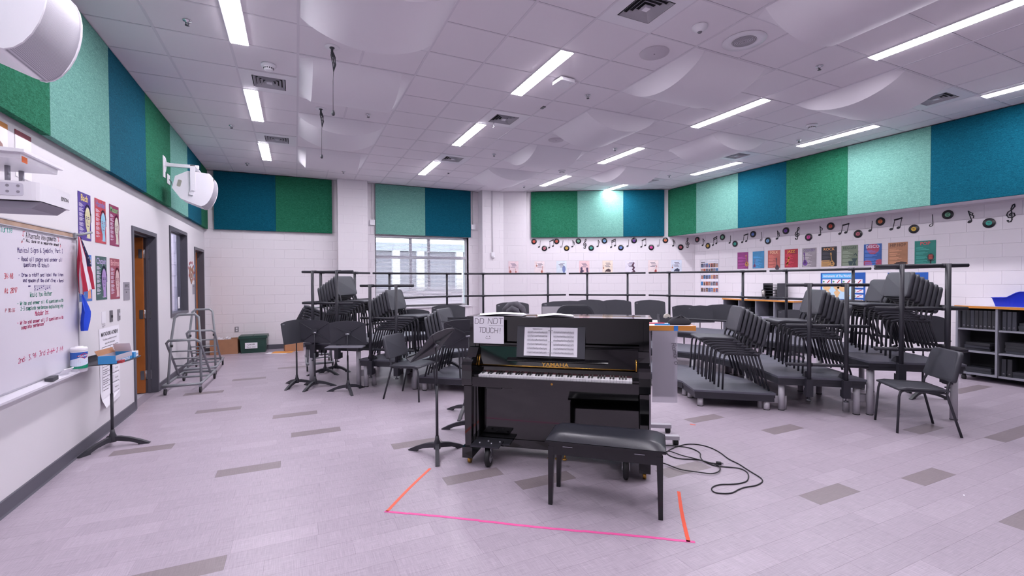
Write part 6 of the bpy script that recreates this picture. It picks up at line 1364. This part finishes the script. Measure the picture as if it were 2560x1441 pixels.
for nm, bg, ac, y, lab in gen:
    p = poster('genre_poster', lab, (XR - .003, y, 1.76), RH, .288, .387, bg, 'music genre posters'); AC = mat('accent_' + ac, ac, .55); LT = mat('lt_' + bg, [min(1, hexc(bg)[i] * 1.9 + .06) for i in range(3)], .6)
    if nm:
        t = text(nm, .075, 'CENTER', .0012); ww = max(v[0] for v in t.v) - min(v[0] for v in t.v); k = min(1.0, .23 / ww); t.v = [(v[0] * k + .144, -.002, v[2] + .315) for v in t.v]; part('title', t, mat('tt_' + nm.replace(' ', '_'), TCOL[nm], .5), p)
    part('print', printlines(.02, .2 if nm not in ('', 'DISCO') else .24, .27, 12, .018, .006, -.0015, 3), LT, p)
    if nm in ('', 'ROCK', 'COUNTRY', 'FOLK'): 
        gpos = {'': (.25, .12), 'ROCK': (.2, .07), 'COUNTRY': (.06, .1), 'FOLK': (.22, .02)}[nm]
        if bg != '3F8DBE': part('guitar_print', guitar(*gpos, .1, R(6)), [AC, mat('dk_print', '3A3038', .6)], p)
        else: part('guitar_print', guitar(.05, .07, .07, R(-5)), [mat('accent_dusk', '8A5A86', .6), mat('dk_print', '3A3038')], p)
    if nm == 'ROCK': part('ground_print', MB().quad((0, -.0012, 0), (.16, -.0012, 0), (.16, -.0012, .13), (0, -.0012, .12)), AC, p)
    if nm == 'JAZZ': m = MB(); m.rib([(.06, .05), (.05, .08), (.07, .1), (.09, .2), (.11, .22)], .03, -.002); part('saxophone_print', m, AC, p); part('title_box', MB().quad((.15, -.0013, .28), (.27, -.0013, .28), (.27, -.0013, .37), (.15, -.0013, .37)), mat('jz', '8E2038', .5), p)
    if nm == 'REGGAE':
        m = MB(); m.add([(a, -.002, b) for a, b in ((.14, .01), (.19, .01), (.21, .09), (.12, .09))], [(0, 1, 2, 3)]); m.add([(a, -.0022, b) for a, b in ((.2, .01), (.26, .01), (.245, .06), (.28, .14), (.18, .14), (.215, .06))], [(0, 1, 2, 3, 4, 5)]); m.rib([(.22, .2), (.25, .23), (.27, .19)], .015, -.002); part('drum_print', m, AC, p)
    if nm == 'DISCO': m = MB(); m.disc((.15, -.0012, .3), .1, 20); m.disc((.25, -.0012, .05), .06, 16); m.disc((.06, -.0012, .02), .08, 16); part('disc_print', m, AC, p) if False else part('disc_print', MB().add([(min(.286, max(.002, v[0])), v[1], min(.385, max(.002, v[2]))) for v in m.v], m.f), AC, p)
    if nm == 'HIP HOP': m = MB(); m.add([(a, -.002, b) for a, b in ((.08, .01), (.27, .01), (.28, .035), (.2, .05), (.12, .035))], [(0, 1, 2, 3, 4)]); part('cap_print', m, AC, p)
    if nm == 'POP':
        m = MB(); m.add([(.22 + .045 * cos(t), -.002, .11 + .06 * sin(t)) for t in [2 * pi * k / 18 for k in range(18)]], [list(range(18))]); m.rib([(.22, .05), (.22, .01)], .02, -.002); m.rib([(.17, .07), (.19, .045), (.25, .045), (.27, .07)], .008, -.002); m.k = 1
        for k in range(6): m.rib([(.195, .08 + k * .013), (.245, .08 + k * .013)], .006, -.0025)
        part('microphone_print', m, [AC, mat('mic_red', 'D9604E', .5)], p)
DP = [(-.56, 'F0D9DF', 'B86A5A', 'first small pale quote poster on the column face, pink instruments'), (.085, 'F2E4E6', 'C27A6A', 'small quote poster with violins at its corners, second from the column'), (.673, 'DDE8F0', '7A88B8', 'small pale blue quote poster with a microphone'), (1.279, 'F2CFD2', '5A4A66', 'small pink quote poster with two figures'), (1.892, 'F2E2D2', '4A3A40', 'small cream quote poster with a dark piano'), (2.49, 'EBE6F2', '6A4A5E', 'small pale lilac quote poster with stacked instruments'), (3.085, 'F2E2E2', 'B0403E', 'small quote poster with a red cello'), (3.686, 'DCE4F2', '3A4058', 'small blue quote poster with a dark hat, nearest the corner')]
for i, (u, bg, ac, lab) in enumerate(DP):
    loc = DW + du * u - dn * .003 + V((0, 0, 1.685))
    if i == 0: loc = V((5.06, 11.338, 1.685)) + V((.54, -.296, 0)) * .2 - dn * .012
    p = poster('quote_poster', lab, loc, DA, .27, .342, bg, 'small quote posters'); AC = mat('accent_' + ac, ac, .6)
    m = MB()
    for r in range(4): x0 = .06 + .02 * ((i + r) % 3); m.quad((x0, -.002, .27 - r * .032), (x0 + .12, -.002, .27 - r * .032), (x0 + .12, -.002, .283 - r * .032), (x0, -.002, .283 - r * .032))
    part('print', m, mat('quote_print', '6A6478', .7), p)
    if i in (1, 6, 0): part('violin_print', guitar(.2 if i else .05, .07, .065, R(-8 if i else 12)), [AC, mat('dk_print', '3A3038')], p)
    if i in (0, 1): part('violin_print', guitar(.06 if i else .2, .22 if i else .06, .04, R(10)), [AC, mat('dk_print', '3A3038')], p)
    if i == 2: m = MB(); m.add([(.2 + .045 * cos(t), -.002, .12 + .09 * sin(t)) for t in [2 * pi * k / 16 for k in range(16)]], [list(range(16))]); m.rib([(.2, .04), (.2, .01)], .03, -.002); part('microphone_print', m, AC, p)
    if i == 3: m = MB(); m.disc((.06, -.002, .14), .03, 12); m.rib([(.06, .11), (.05, .04), (.1, .07)], .05, -.002); m.disc((.21, -.002, .13), .03, 12); m.rib([(.21, .1), (.22, .03)], .05, -.002); part('figure_print', m, AC, p)
    if i in (4, 7): m = MB(); m.add([(a, -.002, b) for a, b in ((.06, .05), (.21, .04), (.22, .09), (.16, .13), (.1, .1))], [(0, 1, 2, 3, 4)]); m.rib([(.08, .05), (.08, .015)], .01, -.002); m.rib([(.2, .045), (.2, .01)], .01, -.002); part('piano_print', m, AC, p); part('violin_print', guitar(.03, .15, .035, 0), [mat('accent_rust', 'B8704A', .6), mat('dk_print', '3A3038')], p)
    if i == 5: m = MB(); m.rib([(.18, .02), (.24, .05), (.2, .1), (.23, .15), (.19, .2), (.22, .27)], .045, -.002); part('instruments_print', m, AC, p)
# strip poster of portraits
p = poster('portrait_strip', 'tall white poster with rows of small portrait photographs near the corner', (XR - .003, 8.796, 1.19), RH, .575, .825, 'E9E6EF', 'wall charts')
CO = ['3A3540', '7A5A4C', 'B98A6E', '5A6A8C', '9A8F96', 'A8543E', '2F6FA8']
ms = [MB() for _ in CO]
for r, z in enumerate((.63, .5, .335, .17, .01)):
    for k in range(7):
        x = .02 + k * .077; ms[(k * 3 + r * 2) % 7].quad((x, -.002, z), (x + .07, -.002, z), (x + .07, -.002, z + .1), (x, -.002, z + .1)); ms[(k + r + 3) % 7].disc((x + .035, -.0025, z + .058), .02, 10); ms[(k + r + 3) % 7].quad((x + .012, -.0024, z), (x + .058, -.0024, z), (x + .05, -.0024, z + .035), (x + .02, -.0024, z + .035))
for m, c_ in zip(ms, CO): part('portrait_print', m, mat('photo_' + c_, c_, .6), p)
m = MB(); m.quad((.02, -.002, .755), (.15, -.002, .755), (.15, -.002, .77), (.02, -.002, .77)); part('title', m, INK, p); m = MB(); m.quad((.16, -.002, .76), (.55, -.002, .76), (.55, -.002, .766), (.16, -.002, .766)); m.rib([(.003, .003), (.572, .003), (.572, .822), (.003, .822), (.003, .003)], .004, -.0015); part('print', m, GREYINK, p)
# blue charts
BB = '1F5CB4'
p = poster('chart_poster', 'blue wall chart of instruments of the world with a map', (XR - .003, 5.765, 1.03), RH, .802, .603, BB, 'wall charts'); LB2 = mat('chart_light', '5AB0E6', .5)
part('title_band', MB().quad((.03, -.0015, .495), (.6, -.0015, .495), (.6, -.0015, .585), (.03, -.0015, .585)), LB2, p)
t = text('Instruments of The World', .066, 'LEFT', .0014); ww = max(v[0] for v in t.v); t.v = [(.05 + v[0] * .5 / ww, -.002, v[2] + .52) for v in t.v]; part('lettering', t, WHITE, p)
part('map_sea', MB().quad((.03, -.0015, .1), (.57, -.0015, .1), (.57, -.0015, .37), (.03, -.0015, .37)), mat('map_sea', 'BFDDF0', .5), p)
m = MB()
for cx, cz, sx, sz in ((.12, .3, .07, .05), (.15, .18, .04, .07), (.3, .31, .05, .04), (.31, .2, .05, .07), (.42, .3, .1, .055), (.5, .16, .04, .03)): m.add([(cx + sx * cos(t_) * (1 + .25 * sin(3 * t_)), -.002, cz + sz * sin(t_) * (1 + .2 * cos(4 * t_))) for t_ in [2 * pi * k / 16 for k in range(16)]], [list(range(16))])
part('map_land', m, mat('map_land', 'E8C08E', .5), p)
m = MB()
for i in range(4): m.quad((.035 + i * .185, -.0015, .395), (.2 + i * .185, -.0015, .395), (.2 + i * .185, -.0015, .475), (.035 + i * .185, -.0015, .475))
for j in range(4): m.quad((.605, -.0015, .32 - j * .095), (.77, -.0015, .32 - j * .095), (.77, -.0015, .38 - j * .095), (.605, -.0015, .38 - j * .095))
for i in range(3): m.quad((.05 + i * .18, -.0015, .02), (.2 + i * .18, -.0015, .02), (.2 + i * .18, -.0015, .08), (.05 + i * .18, -.0015, .08))
part('picture_box', m, PAPER, p); m = MB()
for i in range(4): m.rib([(.13 + i * .185, .41), (.17 + i * .185, .455)], .018, -.002); m.rib([(.66, .335 - i * .095), (.74, .37 - i * .095)], .012, -.002)
part('instrument_print', m, mat('chart_red', 'B8384A', .6), p); m = MB()
for i in range(4): m.disc((.06 + i * .185, -.002, .43), .018, 10); m.disc((.625, -.002, .35 - i * .095), .016, 10)
part('instrument_print', m, mat('chart_green', '5A9A6A', .6), p)
p = poster('chart_poster', 'blue wall chart half hidden behind the tallest chair stack', (XR - .003, 4.61, 1.03), RH, .58, .59, BB, 'wall charts'); t = text('Music', .075, 'LEFT', .0014); t.v = [(.025 + v[0] * .85, -.002, v[2] + .50) for v in t.v]; part('lettering', t, WHITE, p)
m = MB()
for i in range(3):
    for j in range(4): m.quad((.03 + i * .185, -.0015, .04 + j * .108), (.19 + i * .185, -.0015, .04 + j * .108), (.19 + i * .185, -.0015, .13 + j * .108), (.03 + i * .185, -.0015, .13 + j * .108))
part('picture_box', m, PAPER, p); part('header_bar', MB().quad((.03, -.002, .44), (.2, -.002, .44), (.2, -.002, .475), (.03, -.002, .475)), mat('chart_pink', 'D98A9A', .6), p)
# conduits and fittings on the far wall
def conduit(lab, x, y, z0, z1, rz=0., dome=False):
    c = thing('conduit', lab, 'conduit', (x, y, 0), rz, 'painted conduits'); part('pipe', MB().tube([(0, -.015, z0), (0, -.015, z1)], .011, 8), PAINT, c)
    if dome: part('box', MB().rbox((-.045, -.045, z0 - .12), (.045, 0, z0), .01, 2, None, 'y'), WHITE, c); part('sensor', MB().lathe([(.04, 0), (.045, -.03), (.03, -.06), (0, -.065)], 16, (.01, -.04, z0 - .1)), WHITE, c)
    else: part('box', MB().rbox((-.06, -.05, z0 - .13), (.06, 0, z0), .012, 2, None, 'y'), WHITE, c)
conduit('painted conduit and box beside the pale board over the window', 1.70, YB - .001, 3.0, 3.87); conduit('painted conduit and box at the far end of the window board', 4.29, YB - .001, 3.0, 3.87); conduit('conduit with a white sensor on the corner column', 4.73, 11.327, 2.26, 3.87, 0, True)
